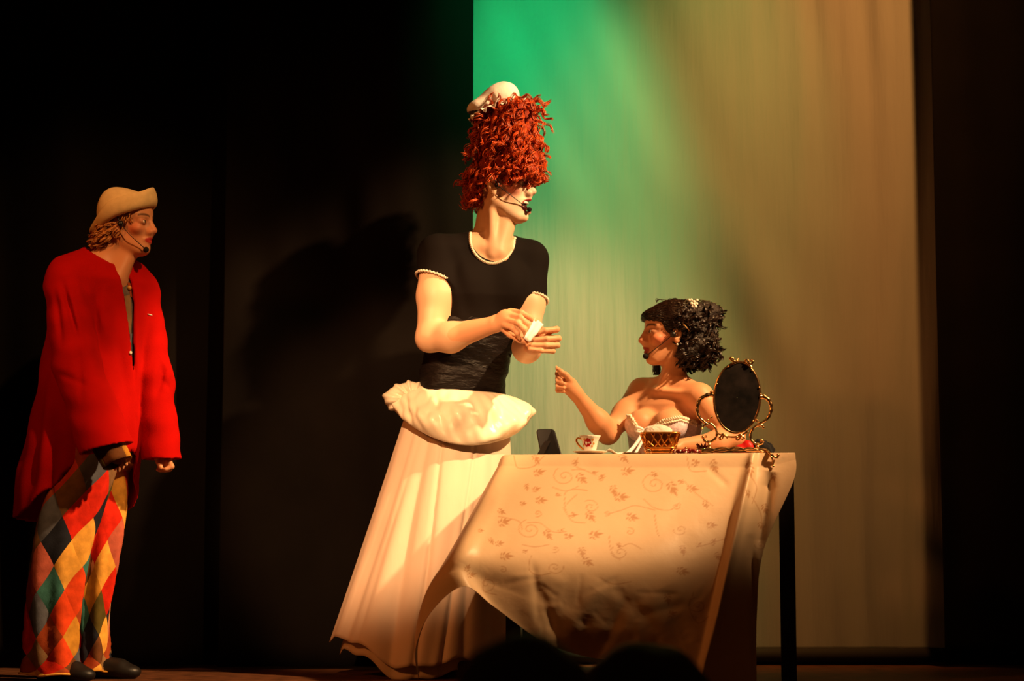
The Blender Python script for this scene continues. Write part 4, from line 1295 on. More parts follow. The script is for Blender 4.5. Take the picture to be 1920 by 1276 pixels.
def person_harlequin():
    P = pt
    YA = 7.20
    root = empty('person', (P(150, 1270, YA)[0], YA, 0))
    tag(root, 'person in long red jacket, cream hat and diamond patchwork trousers', 'person')
    fwd = np.array([.72, -.69, 0]); lft = np.array([.69, .72, 0])
    head = Head(P(240, 421, 7.18), (.95, -.31, -.02), sc=.95)
    F = Field(ax((-1.62, -1.15, .0036)), ax((6.90, 7.50, .0036)), ax((.05, .74, .014), (.74, 1.42, .0042), (1.42, 1.82, .0028)))
    rsh, lsh = P(128, 536, 7.08), P(268, 560, 7.31)
    secs = [(P(196, 478, 7.2), .05, .075), (P(194, 505, 7.2), .08, .15), (P(192, 545, 7.2), .10, .165), (P(190, 640, 7.2), .105, .155), (P(185, 740, 7.2), .10, .14), (P(182, 800, 7.2), .105, .15), (P(180, 870, 7.2), .11, .155)]

    def torso(G, inf):
        G.loft(secs, fwd, .03, inf=inf, pw=2.1)
        G.cap(rsh, P(190, 500, 7.19), .055, .05, .04, inf=inf); G.cap(lsh, P(205, 500, 7.21), .055, .05, .04, inf=inf)
    torso(F, 0)
    F.cap(P(200, 500, 7.2), head.w(-.022, 0, -.045), .060, .054, .03)
    F.cap(P(222, 520, 7.14), head.w(.02, 0, -.095), .026, .028, .04)
    rel, rwr = P(140, 690, 7.02), P(205, 838, 6.96)
    lel, lwr = P(288, 720, 7.27), P(304, 848, 7.20)
    F.cap(rsh, rel, .052, .042, .03); F.cap(rel, rwr, .043, .027, .03)
    F.cap(lsh, lel, .052, .042, .03); F.cap(lel, lwr, .043, .027, .03)
    # right hand, mostly under the cuff, forefinger pointing down
    F.ell(P(218, 852, 6.95), (.045, .018, .036), basis(P(235, 866, 6.95) - rwr), .015)
    chain(F, [P(226, 848, 6.93), P(232, 858, 6.92), P(236, 870, 6.925)], [.0105, .0095, .008], .005)
    chain(F, [P(224, 856, 6.95), P(229, 868, 6.945), P(230, 878, 6.95)], [.0100, .009, .008], .005)
    chain(F, [P(220, 860, 6.97), P(223, 872, 6.97), P(222, 881, 6.975)], [.0100, .009, .008], .005)
    chain(F, [P(216, 862, 6.985), P(217, 872, 6.985), P(215, 880, 6.99)], [.0090, .008, .007], .005)
    chain(F, [P(224, 842, 6.93), P(233, 848, 6.915), P(239, 856, 6.91)], [.012, .0105, .009], .005)
    # left hand half closed below the sleeve
    F.ell(P(307, 860, 7.19), (.032, .022, .034), None, .015)
    for (x0, x1, x2, y0, y1, y2, yy) in ((316, 322, 310, 862, 874, 880, 7.165), (312, 318, 303, 866, 879, 883, 7.175), (306, 311, 298, 868, 880, 882, 7.19), (301, 304, 296, 868, 878, 880, 7.205)):
        chain(F, [P(x0, y0, yy), P(x1, y1, yy - .012), P(x2, y2, yy - .022)], [.0105, .0095, .008], .005)
    chain(F, [P(300, 858, 7.165), P(299, 868, 7.15), P(301, 876, 7.145)], [.0125, .0105, .009], .005)
    for (h_, k_, a_) in (((168, 870, 7.12), (122, 1060, 7.10), (112, 1236, 7.10)), ((204, 870, 7.28), (186, 1060, 7.24), (182, 1232, 7.26))):
        F.cap(P(*h_), P(*k_), .075, .052, .04); F.cap(P(*k_), P(*a_), .05, .036, .03)
    head.sculpt(F, jaw=.86)
    # slightly parted lips, frowning brow
    V, Q = F.mesh(); V = relax(V, Q, 1, .4)
    cols = np.tile(SKIN_A, (len(V), 1))
    head.paint(V, cols, lip=(.42, .03, .025), blush=(.60, .08, .04), ba=.45, brow=(.07, .03, .012))
    mesh_np('body', V, Q, M['skin'], root, True, cols)
    head.eyes(root, look=.2)
    headset(head, root, -1, head.w(.098, -.030, -.104), .0105)

    # patchwork shirt under the jacket
    G = Field(ax((-1.62, -1.15, .006)), ax((6.95, 7.45, .006)), ax((.78, 1.52, .006)))
    torso(G, .008)
    X, Y, Z = G.full(); cN = P(214, 482, 7.15)
    el = np.sqrt(((X - cN[0]) / .085) ** 2 + ((Y - cN[1]) / .16) ** 2 + ((Z - cN[2]) / .092) ** 2)
    G.d = np.maximum(G.d, (1 - el) * .085)
    V2, Q2 = G.mesh(); shirt = mesh_np('undershirt', relax(V2, Q2, 1, .5), Q2, M['grey_shirt'], root)
    sh = surf(shirt)

    # red jacket: flaring, cut away in front, wide sleeves
    J = Field(ax((-1.78, -1.12, .0050)), ax((6.76, 7.60, .0055)), ax((.48, 1.58, .0050)))
    js = [(P(192, 470, 7.21), .050, .070), (P(190, 492, 7.21), .095, .160), (P(188, 530, 7.21), .135, .190), (P(184, 620, 7.21), .150, .190), (P(172, 720, 7.21), .165, .190), (P(162, 800, 7.21), .180, .200), (P(152, 880, 7.21), .195, .212), (P(143, 990, 7.21), .205, .222)]
    axc = P(165, 700, 7.21)

    def wr(a, b_, Z, X, Y):
        an = np.arctan2(b_, a)
        low = np.clip((1.25 - Z) / .5, 0, 1)
        return low * (.008 * np.sin(7 * an + 1) + .004 * np.sin(13 * an + 4 * Z)) + .0025 * np.sin(30 * Z + 5 * an)
    J.loft(js, fwd, .03, pw=2.2, fn=wr)
    J.cap(P(126, 520, 7.09), P(192, 492, 7.2), .070, .055, .05); J.cap(P(262, 545, 7.31), P(205, 495, 7.22), .068, .055, .05)
    IN = J.d.copy()
    S1 = Field.__new__(Field); S1.x, S1.y, S1.z = J.x, J.y, J.z; S1.d = np.full_like(J.d, .3)
    # sleeves
    r_el, r_end = P(143, 680, 7.00), P(200, 842, 6.91)
    l_el, l_end = P(288, 715, 7.26), P(304, 862, 7.19)
    S1.cap(P(126, 536, 7.08), r_el, .082, .080, .03); S1.cap(r_el, r_end + (r_end - r_el) * .2,   .080, .098, .03)
    S1.cap(P(264, 560, 7.31), l_el, .072, .070, .03); S1.cap(l_el, l_end + (l_end - l_el) * .2, .068, .072, .03)
    X, Y, Z = J.full()

    def crease(x0, y0, x1, y1, wd, am):
        p = P(x0, y0, 7.0); q = P(x1, y1, 7.0); bx, bz = q[0] - p[0], q[2] - p[2]; L = bx * bx + bz * bz
        t = np.clip(((X - p[0]) * bx + (Z - p[2]) * bz) / L, 0, 1)
        d2 = (X - p[0] - t * bx) ** 2 + (Z - p[2] - t * bz) ** 2
        return (am * np.exp(-d2 / wd ** 2) * np.sin(math.pi * np.clip(t * .92 + .04, 0, 1)) * (Y < 7.22)).astype(np.float32)
    S1.d += crease(116, 525, 152, 640, .010, .020) + crease(146, 512, 176, 600, .008, .014) + crease(104, 545, 124, 650, .010, .012) + crease(292, 640, 276, 740, .012, .016) + crease(152, 640, 168, 760, .012, .008) - crease(128, 540, 160, 640, .014, .008) + crease(112, 700, 180, 730, .012, .006) + crease(282, 700, 316, 730, .012, .006)
    S1.d += .0022 * np.sin(38 * Z + 14 * X) + .0015 * np.sin(75 * Z - 30 * Y)
    J.d += crease(176, 520, 172, 640, .016, .013) + crease(168, 640, 166, 720, .012, .014) + crease(205, 560, 222, 760, .016, .006) + crease(70, 780, 60, 940, .018, .010) + crease(100, 880, 92, 960, .014, .010)
    # hollow body of the jacket
    shell = np.maximum(J.d, -(J.d + .010))
    f_ = (X - axc[0]) * fwd[0] + (Y - axc[1]) * fwd[1]; l_ = (X - axc[0]) * lft[0] + (Y - axc[1]) * lft[1]
    fk = np.array([-.24, -.10, .02, .10, .15, .19, .24]); zk = np.array([P(0, y, 7.1)[2] for y in (978, 968, 945, 905, 862, 815, 790)])
    zh = np.interp(f_.ravel(), fk, zk).reshape(f_.shape)
    shell = np.maximum(shell, (zh - Z) * .8)
    # front opening, a narrow V that closes downwards and a neck hole
    ok_y = np.array([455, 500, 530, 580, 640, 700, 760, 800, 1000.]); zz_ = np.array([P(0, y, 7.06)[2] for y in ok_y])[::-1]
    xl = np.array([P(x, 600, 7.06)[0] for x in (196, 214, 222, 230, 238, 244, 247, 249, 252)])[::-1]; xr_ = np.array([P(x, 600, 7.06)[0] for x in (236, 241, 243, 246, 249, 251, 256, 260, 268)])[::-1]
    XL = np.interp(J.z, zz_, xl)[None, None, :]; XR = np.interp(J.z, zz_, xr_)[None, None, :]
    opn = np.maximum(np.maximum(XL - X, X - XR), Y - 7.16)
    shell = np.maximum(shell, -opn)
    cN = P(208, 466, 7.17); el = np.sqrt(((X - cN[0]) / .088) ** 2 + ((Y - cN[1]) / .088) ** 2 + ((Z - cN[2]) / .075) ** 2)
    shell = np.maximum(shell, (1 - el) * .08)
    # sleeves: hollow at the cuffs
    def pl(p, n): n = nrm(n); return (X - p[0]) * n[0] + (Y - p[1]) * n[1] + (Z - p[2]) * n[2]
    cutr = np.minimum(pl(P(198, 842, 6.92), (.25, 0, -1)), 1); cutl = pl(P(304, 861, 7.19), (.02, 0, -1))
    inner = -(S1.d + .010)
    lowm = (Z < P(0, 790, 7.0)[2])
    sl = np.where(lowm, np.maximum(S1.d, inner), S1.d)
    sl = np.maximum(sl, np.where(Y < 7.065, cutr, cutl))
    # the jacket front does not run through the sleeves
    h = np.maximum(.012 - np.abs(shell - sl), 0) / .012
    J.d = np.minimum(shell, sl) - h * h * .003
    Vj, Qj = J.mesh(); Vj = relax(Vj, Qj, 2, .5)
    jac = mesh_np('red_jacket', Vj, Qj, M['red_wool'], root)
    hj = surf(jac)
    for (x, y, nm, m_) in ((249, 618, 'button', M['pearl']), (245, 661, 'button', M['pearl']), (227, 834, 'cuff_button', M['pearl'])):
        p, n = hj(x - 1, y)
        if p is None: p, n = P(x, y, 7.0), np.array([0, -1, 0])
        mb = MB(); Bn = basis(n); r = .0095 if y == 618 else .0065
        mb.ball(p + n * .003, (.004, r, r), 14, 8, Bn); mb.build(nm, m_, jac)
    p, n = hj(276, 589)
    if p is not None:
        q, n2 = hj(284, 591)
        mb = MB(); mb.tube([p + n * .002, (q if q is not None else p + np.array([.014, 0, -.003])) + n * .002], .0022, 5); mb.build('chest_stitch', M['pearl'], jac)
    p, n = sh(241, 540)
    if p is not None:
        mb = MB(); mb.ball(p + n * .004, .0085, 10, 8); mb.build('collar_button', M['leaf_print'], shirt)
    # slate and yellow patches on the shirt front
    for pts_, k in ((((232, 555), (243, 552), (246, 600), (242, 625)), 'tan'), (((243, 625), (249, 625), (247, 660), (243, 655)), 'slate'), (((238, 530), (247, 530), (249, 560), (244, 556)), 'rust')):
        vs = []
        for (x, y) in pts_:
            p, n = sh(x, y)
            vs.append((p + n * .003) if p is not None else P(x, y, 7.05))
        mesh_np('shirt_patch', np.array(vs), [(0, 1, 2, 3)], PATCH[k], shirt, False)
    # shirt cuffs showing below the right sleeve
    dirc = nrm(P(224, 862, 6.95) - r_el)
    Bc = basis(dirc, (0, -1, .2))
    cfield = []
    for (a0, a1, k, nm) in ((2.4, 4.6, 'olive', 'shirt_cuff'), (4.6, 7.0, 'ochre', 'shirt_cuff'), (7.0, 8.7, 'brown', 'shirt_cuff')):
        aa = np.linspace(a0, a1, 16)[None, :]; t = np.linspace(0, 1, 8)[:, None]
        c0, c1_ = P(200, 828, 6.91), P(221, 868, 6.89)
        ctr = c0[None, None] + (c1_ - c0)[None, None] * t[..., None]
        r_ = .056 - .004 * t + .002 * np.sin(5 * aa)
        Vc = ctr + (r_ * np.cos(aa))[..., None] * Bc[:, 1] + (r_ * np.sin(aa))[..., None] * Bc[:, 2]
        o = mesh_np(nm, Vc.reshape(-1, 3), grid_faces(8, 16), PATCH[k], root); o.modifiers.new('t', 'SOLIDIFY').thickness = .002

    # patchwork trousers: two wide legs sewn from diamonds
    tr = empty('trousers', root.location); tr.parent = root; tr.matrix_parent_inverse = root.matrix_basis.inverted()
    tr['label'] = 'wide trousers sewn from coloured cloth diamonds'
    legs = [  # centre line (px, py, Y, half width px)
        ([(172, 800, 7.12, 52), (160, 880, 7.11, 55), (132, 970, 7.09, 56), (116, 1060, 7.08, 50), (110, 1150, 7.08, 46), (110, 1225, 7.08, 48), (113, 1258, 7.08, 53)], 0),
        ([(200, 800, 7.27, 40), (197, 880, 7.27, 42), (196, 970, 7.25, 42), (187, 1060, 7.24, 38), (180, 1150, 7.24, 32), (182, 1220, 7.23, 32), (184, 1252, 7.22, 36)], 1)]
    colour_rows = [  # per leg: rows from the top, columns from the camera-facing front round
        [['red', 'brown', 'rust', 'slate', 'olive', 'rust'], ['rust', 'slate', 'pink', 'brown', 'tan', 'yellow'], ['slate', 'tan', 'red', 'olive', 'navy', 'scarlet'], ['tan', 'red', 'olive', 'navy', 'pink', 'rust'],
         ['red', 'navy', 'rust', 'yellow', 'brown', 'slate'], ['navy', 'yellow', 'red', 'brown', 'scarlet', 'tan'], ['yellow', 'teal', 'brown', 'tan', 'olive', 'pink'], ['teal', 'scarlet', 'tan', 'ochre', 'navy', 'rust'],
         ['scarlet', 'rust', 'olive', 'brown', 'red', 'slate'], ['rust', 'ochre', 'brown', 'tan', 'yellow', 'red'], ['scarlet', 'slate', 'red', 'olive', 'navy', 'tan']],
        [['rust', 'tan', 'navy', 'yellow', 'brown', 'red'], ['yellow', 'navy', 'pink', 'scarlet', 'olive', 'slate'], ['yellow', 'scarlet', 'pink', 'brown', 'rust', 'navy'], ['rust', 'yellow', 'scarlet', 'red', 'teal', 'tan'],
         ['red', 'yellow', 'navy', 'scarlet', 'brown', 'ochre'], ['red', 'pink', 'navy', 'tan', 'rust', 'olive'], ['yellow', 'pink', 'pink', 'slate', 'red', 'brown'], ['ochre', 'red', 'pink', 'tan', 'olive', 'navy'],
         ['olive', 'navy', 'scarlet', 'rust', 'slate', 'teal'], ['navy', 'yellow', 'rust', 'tan', 'brown', 'red'], ['brown', 'rust', 'tan', 'scarlet', 'olive', 'navy']]]
    for cl, li in legs:
        cl = np.array(cl, float)
        N_, ROWS = 6, 12                         # diamonds round the leg, half rows down it

        def S(u, v):
            """u: turns round the leg, v: 0 top .. 1 hem"""
            q = catmull(cl, 81)[np.clip((v * 80), 0, 80).astype(int)] if False else None
            fi = np.clip(v, 0, 1) * (len(cl) - 1)
            out = []
            for k in range(4): out.append(np.interp(fi, np.arange(len(cl)), cls[:, k]) if False else np.interp(np.clip(v, 0, 1), vs_, cls[:, k]))
            px, py, Yc, hw = out
            r = hw / 521.0
            a = -math.pi / 2 + 2 * math.pi * u
            fold = (.010 * np.sin(3 * a + 5 * v + li) + .006 * np.sin(7 * a - 4 * v) + .010 * np.clip(v - .8, 0, 1) * 5 * np.sin(5 * a + 9 * v)) * np.clip(v * 2, .2, 1)
            c = np.stack([(px - 960) / FPX * Yc, Yc, CAMZ + (HORIZON - py) / FPX * Yc * 1.003], -1)
            rr = (r + fold)
            return c + np.stack([rr * np.cos(a) * 1.02, rr * np.sin(a) * .95, .004 * np.sin(4 * a)], -1)
        cls = catmull(cl, 61); vs_ = np.linspace(0, 1, 61)
        K = 7
        g = np.linspace(0, 1, K)
        A_, B_ = np.meshgrid(g, g, indexing='ij')
        for j in range(-1, ROWS):
            for i in range(N_):
                u0 = (i + (.5 if j % 2 else 0)) / N_
                du = .5 / N_; dv = 1.0 / ROWS
                # diamond: centre (u0, v0); corners left, top, right, bottom
                v0 = (j + 1) * dv
                uu = u0 + (A_ - B_) * du; v_ = v0 + (A_ + B_ - 1) * dv
                if v_.max() <= 0.001 or v_.min() >= .999: continue
                edge = np.minimum(np.minimum(A_, 1 - A_), np.minimum(B_, 1 - B_))
                Pp = S(uu, np.clip(v_, 0, 1))
                cpt = S(uu, np.clip(v_, 0, 1) * 0 + np.clip(v0, .02, .98))
                a = -math.pi / 2 + 2 * math.pi * uu
                nv_ = np.stack([np.cos(a), np.sin(a), 0 * a], -1)
                Pp = Pp + nv_ * (.0022 * np.minimum(1, edge / .12) - .0011)[..., None]
                row = colour_rows[li][(j + 1) % 11]
                k = row[i % 6]
                o = mesh_np('patch', Pp.reshape(-1, 3), grid_faces(K, K)[:, ::-1], PATCH[k], tr)
        # hem band
        aa = np.linspace(0, 1, 60); Ph = S(aa, np.full(60, .999)); mb = MB(); mb.tube(Ph[:-1], .004, 6, closed=True); mb.build('hem', PATCH['yellow' if li == 0 else 'ochre'], tr)

    # hat: felt crown with a turned-up brim
    up_h = nrm(np.array([-.33, -.05, .94])); Bh = basis((.94, -.30, .33), up_h)
    hc = P(236, 402, 7.18)
    wv = lambda a, l, u: hc + Bh @ np.array([a, l, u])
    H = Field(ax((-1.56, -1.20, .0035)), ax((7.00, 7.36, .004)), ax((1.58, 1.84, .0035)))
    H.ell(wv(-.004, 0, .008), (.098, .084, .084), Bh, .01)
    H.ell(wv(-.024, 0, .022), (.066, .066, .089), Bh, .03)
    X, Y, Z = H.full(); cut = (X - hc[0]) * Bh[0, 2] + (Y - hc[1]) * Bh[1, 2] + (Z - hc[2]) * Bh[2, 2]
    H.d = np.maximum(H.d, -cut)
    Vh, Qh = H.mesh(); hat = mesh_np('felt_hat', relax(Vh, Qh, 2, .5), Qh, M['felt'], root)
    NP, NT = 120, 14
    ph = np.linspace(0, 2 * math.pi, NP, endpoint=False)[None, :]; v = np.linspace(0, 1, NT)[:, None]
    cp = np.cos(ph)
    fr_ = np.clip(cp, 0, 1); bk = np.clip(-cp, 0, 1)
    rx = .106 + .010 * np.sin(math.pi * v) + (.010 + .012 * fr_ + .036 * bk ** 3) * v ** 1.2; ry = .090 + .010 * np.sin(math.pi * v) + .010 * v
    hz = -.008 + (.050 + .008 * fr_ - .046 * bk ** 2) * v - .012 * bk - .012 * np.sin(math.pi * np.clip(v * 1.6, 0, 1)) * .6 + .004 * np.sin(4 * ph + 1) * v
    Lc = np.stack([rx * cp, ry * np.sin(ph), hz], -1).reshape(-1, 3)
    br = mesh_np('hat_brim', hc + Lc @ Bh.T, grid_faces(NT, NP, wrap=True)[:, ::-1], M['felt'], hat)
    br.modifiers.new('thick', 'SOLIDIFY').thickness = .0045
    # hair curling out from under the hat
    paths = []
    for q in range(130):
        a = RNG.uniform(0, 1)
        lp = head.w(-.085 + .075 * a + RNG.normal(0, .006), -.066 - .012 * math.sin(a * 3) + RNG.normal(0, .006), .006 - .030 * (1 - a) + RNG.normal(0, .006))
        ln = (.085 - .035 * a) * RNG.uniform(.6, 1.1)
        paths += lock(lp, np.array([-.25 + .1 * a + RNG.normal(0, .35), RNG.normal(0, .2), -1]), head.R[:, 1], ln, RNG.uniform(.008, .014), ln / .05 * RNG.uniform(.7, 1.2), n=24, ns=4, spread=.0022)
    for q in range(90):
        a = RNG.uniform(-1, 1)
        lp = head.w(-.092 + RNG.normal(0, .006) + .02 * abs(a), a * .066, -.022 + RNG.normal(0, .008))
        ln = .072 * RNG.uniform(.6, 1.1)
        paths += lock(lp, np.array([-.2 + RNG.normal(0, .3), RNG.normal(0, .2), -1]), head.R[:, 1], ln, RNG.uniform(.008, .015), ln / .05 * RNG.uniform(.7, 1.2), n=24, ns=4, spread=.0022)
    for q in range(14):
        lp = head.w(.030 + RNG.normal(0, .014), -.066 + RNG.normal(0, .004), .034)
        paths += lock(lp, np.array([.25 + RNG.normal(0, .3), 0, -1]), head.R[:, 1], RNG.uniform(.02, .042), .004, .8, n=16, ns=3, spread=.003)
    Vs, Fs = strands(paths, .0013)
    o = mesh_np('hair_curls', Vs, Fs, M['blond'], root); o['kind'] = 'stuff'
    # flat black shoes
    for (x, Yc, ya, lift) in ((112, 7.08, .35, 0), (192, 7.24, .15, 0)):
        c = np.array([(x - 960) / FPX * Yc, Yc, 0.0]); f = np.array([math.cos(ya), -math.sin(ya), 0]); Bs = basis(f)
        sh_ = Field(ax((c[0] - .2, c[0] + .26, .005)), ax((Yc - .2, Yc + .2, .005)), ax((-.004, .14, .005)))
        w_ = lambda a, l, u: c + Bs @ np.array([a, l, u])
        sh_.cap(w_(-.04, 0, .042), w_(.08, 0, .034), .042, .038, .02); sh_.ell(w_(.10, 0, .024), (.062, .044, .030), Bs, .02); sh_.cap(w_(-.03, 0, .04), w_(-.03, 0, .09), .036, .036, .02)
        X, Y, Z = sh_.full(); sh_.d = np.maximum(sh_.d, -Z + .001)
        Vx, Qx = sh_.mesh(); mesh_np('shoe', Vx, Qx, M['black_leather'], root)
    return root


harlequin = person_harlequin()

# ------------------------------------------------------------------ things on the table
TT = TZ + .0052


def ont(px, Y):
    return np.array([(px - 960.0) / FPX * Y * 1.004, Y, TT])


# black photo frame seen from behind, propped on its strut
fr = empty('photo_frame', ont(1030, 7.04)); tag(fr, 'small black photo frame seen from behind, propped up by strut', 'photo frame')
TL, TR, BL, BR = pt(1007, 806, 7.06), pt(1038, 806, 7.06), pt(1017, 857, 7.02), pt(1052, 856, 7.00)
dz = TT - min(BL[2], BR[2])
nq = nrm(np.cross(TR - TL, BL - TL))


def rquad(a, b_, c, d, rnd, nrm_, th):
    pts = []
    cs = [a, b_, d, c]
    for i in range(4):
        p, q0, q1 = cs[i], cs[i - 1], cs[(i + 1) % 4]
        e0, e1 = nrm(q0 - p), nrm(q1 - p)
        for t in np.linspace(0, 1, 6):
            s0, s1 = p + e0 * rnd, p + e1 * rnd
            pts.append((1 - t) ** 2 * s0 + 2 * t * (1 - t) * p + t * t * s1)
    pts = np.array(pts); n = len(pts)
    V = np.concatenate([pts - nrm_ * th / 2, pts + nrm_ * th / 2])
    F = [tuple(range(n)), tuple(range(2 * n - 1, n - 1, -1))] + [(i, (i + 1) % n, (i + 1) % n + n, i + n)[::-1] for i in range(n)]
    return V, F


mb = MB(); mb.add(*rquad(TL, TR, BL, BR, .012, nq, .009)); mb.build('backboard', M['black_plastic'], fr, False)
mb = MB(); rim = rquad(TL, TR, BL, BR, .012, nq, .0)[0][:24]; mb.tube(rim + nq * 0, .0042, 6, closed=True); mb.build('frame_rim', M['black_plastic'], fr)
a = (TL + TR) * .3 + (BL + BR) * .2; s0 = a; s1 = pt(1008, 855, 6.97); s1[2] = TT
mb = MB(); mb.add(*rquad(s0 + np.array([-.010, -.004, 0]), s0 + np.array([.010, -.004, 0]), s1 + np.array([-.002, 0, 0]), s1 + np.array([.020, 0, 0]), .003, np.array([0, -1, 0]), .004)); mb.build('strut', M['black_plastic'], fr, False)

# tea cup on a saucer
cc = ont(1106, 7.02)
sau = MB(); sau.lathe(cc, [(.0, .002), (.022, .0015), (.024, .0), (.027, .002), (.045, .006), (.0605, .0115), (.0615, .0125), (.0600, .0135), (.045, .0085), (.026, .0045), (.0, .0045)], 48, lambda a, i: 1 + (.012 * math.sin(12 * a) if 3 < i < 8 else 0))
so_ = sau.build('saucer', M['porcelain']); tag(so_, 'white porcelain saucer under the rose-painted cup', 'saucer')
cup = empty('tea_cup', cc + np.array([0, 0, .006])); tag(cup, 'white porcelain tea cup painted with a red rose', 'tea cup')
c0 = cc + np.array([0.0, 0, .0055])
bwl = MB(); bwl.lathe(c0, [(0, .0), (.019, .0), (.0205, .003), (.019, .007), (.0215, .014), (.0245, .028), (.0275, .042), (.0335, .056), (.0375, .0625), (.0365, .063), (.0320, .056), (.0260, .042), (.0230, .028), (.0, .012)], 48,
                      lambda a, i: 1 + (.035 * abs(math.sin(4 * a)) if 3 < i < 12 else 0))
cb = bwl.build('bowl', M['porcelain'], cup)
hm_ = MB(); hm_.tube(catmull([c0 + np.array(q) for q in ((-.032, 0, .052), (-.044, -.002, .054), (-.048, -.002, .045), (-.040, -.002, .030), (-.024, -.001, .014))], 24), .0034, 8); hm_.build('handle', M['amber_gilt'], cup)
hc_ = surf(cb)


def decal(name, outline, m, par, off=.0007):
    V = []
    for (x, y) in outline:
        p, n = hc_(x, y)
        if p is None: continue
        V.append(p + n * off)
    if len(V) < 3: return
    V = np.array(V); c = V.mean(0) + np.array([0, -.0012, 0])
    n = len(V)
    mesh_np(name, np.concatenate([V, [c]]), [(i, (i + 1) % n, n) for i in range(n)], m, par)


decal('rose_print', [(1102 + (6.5 + .7 * math.sin(7 * a)) * math.cos(a), 829 + (8 + .9 * math.sin(7 * a + 1)) * math.sin(a)) for a in np.linspace(0, 6.28, 40, endpoint=False)], M['rose_print'], cb)
for (x, y, r) in ((1111, 824, 2.2), (1113, 831, 1.8), (1110, 836, 1.8), (1096, 823, 1.8), (1095, 834, 1.6)):
    decal('leaf_print', [(x + r * math.cos(a), y + r * 1.2 * math.sin(a)) for a in np.linspace(0, 6.28, 10, endpoint=False)], M['leaf_print'], cb)

# folded white napkin beside the saucer
nb = ont(1168, 7.06); nV = []
for i in range(14):
    for j in range(8):
        u, v = i / 13 - .5, j / 7 - .5
        nV.append(nb + np.array([u * .12, v * .06, .004 + .006 * math.sin(6 * u + 5 * v) ** 2 + .012 * math.exp(-((u + .42) / .12) ** 2)]))
nap = mesh_np('napkin', np.array(nV), grid_faces(14, 8), M['white_cotton']); nap.modifiers.new('t', 'SOLIDIFY').thickness = .002
tag(nap, 'crumpled white napkin lying between saucer and lattice bowl', 'napkin')

# gilt lattice bowl
bc = ont(1237, 6.985)
bowl = empty('lattice_bowl', bc); tag(bowl, 'amber gilt lattice bowl on small leaf feet', 'bowl')


def oct_ring(rx, ry, z, n=48, p=4.0):
    a = np.linspace(0, 2 * math.pi, n, endpoint=False); c, s_ = np.cos(a), np.sin(a)
    k = (np.abs(c) ** p + np.abs(s_) ** p) ** (-1 / p)
    return bc + np.stack([rx * k * c, ry * k * s_, np.full(n, z)], 1)


mb = MB(); mb.tube(oct_ring(.069, .050, .074), .0030, 6, closed=True); mb.build('rim', M['amber_gilt'], bowl)
mb = MB(); mb.tube(oct_ring(.055, .040, .022), .0030, 6, closed=True); mb.build('lower_ring', M['amber_gilt'], bowl)
for sg in (-1, 1):
    for k in range(16):
        C = []
        for t in np.linspace(0, 1, 9):
            r = oct_ring(.055 + .014 * t ** 1.3, .040 + .010 * t ** 1.3, .022 + .052 * t, 96)
            idx = int(round((k / 16 + sg * .075 * math.sin(t * 1.5)) * 96)) % 96
            C.append(r[idx])
        mb = MB(); mb.tube(C, .0024, 5); mb.build('lattice_bar', M['amber_gilt'], bowl)
V = np.concatenate([oct_ring(.051, .036, .024), oct_ring(.058, .042, .050), oct_ring(.065, .046, .073)]); mesh_np('lining', V, grid_faces(3, 48, wrap=True), M['amber_gilt'], bowl)
V = np.concatenate([oct_ring(.050, .036, .004), oct_ring(.052, .038, .008), oct_ring(.049, .035, .011), oct_ring(.052, .038, .015), oct_ring(.055, .040, .019), oct_ring(.055, .040, .022), oct_ring(.01, .01, .022)])
mesh_np('plinth', V, grid_faces(7, 48, wrap=True), M['amber_gilt'], bowl)
for (sx, sy) in ((-1, -1), (1, -1), (-1, 1), (1, 1)):
    mb = MB(); p = bc + np.array([sx * .044, sy * .036, .0])
    for q in range(5):
        a = (q - 2) * .42
        mb.tube([p + np.array([sx * .004 * abs(q - 2) * 0 + .013 * math.sin(a), sy * .004, .002]), p + np.array([.008 * math.sin(a), sy * .006, .012]), p + np.array([.002 * math.sin(a), sy * .002, .020])], [.0026, .0032, .002], 5)
    mb.build('leaf_foot', M['gold'], bowl)
pf = Field(ax((bc[0] - .08, bc[0] + .08, .003)), ax((bc[1] - .07, bc[1] + .07, .003)), ax((bc[2] + .03, bc[2] + .135, .003)))
pf.ell(bc + np.array([-.006, 0, .070]), (.050, .036, .036), None, .01); pf.ell(bc + np.array([-.030, 0, .068]), (.026, .030, .022), None, .02); pf.ell(bc + np.array([.018, 0, .066]), (.028, .030, .020), None, .02)
X, Y, Z = pf.full(); pf.d += .0015 * np.sin(190 * X + 3) * np.sin(170 * Z) * np.sin(180 * Y)
V, Q = pf.mesh(); po = mesh_np('powder_puff', V, Q, M['tulle']); tag(po, 'soft cream powder puff heaped in the lattice bowl', 'powder puff')

# standing oval mirror in a gilt scroll frame, its back towards us
YM = 6.925
mr = empty('table_mirror', ont(1380, YM)); tag(mr, 'oval table mirror in gilt scroll stand, dark back turned outward', 'mirror')
mc = pt(1382, 745, YM); ppm_ = FPX / YM
a = np.linspace(0, 2 * math.pi, 72, endpoint=False); tl_ = math.radians(-4.5)


def oval(s_, y=0.0):
    ex, ez = 43 / ppm_ * s_ * np.cos(a), 66 / ppm_ * s_ * np.sin(a)
    return mc + np.stack([ex * math.cos(tl_) - ez * math.sin(tl_), np.full(72, y), ex * math.sin(tl_) + ez * math.cos(tl_)], 1)


def disc(s0, y0, bulge, name, m, flip=False):
    rings = [oval(s0 * q, y0 + bulge * (1 - q * q)) for q in (1, .97, .85, .6, .3, .02)]
    F = grid_faces(6, 72, wrap=True)
    return mesh_np(name, np.concatenate(rings), F[:, ::-1] if flip else F, m, mr)


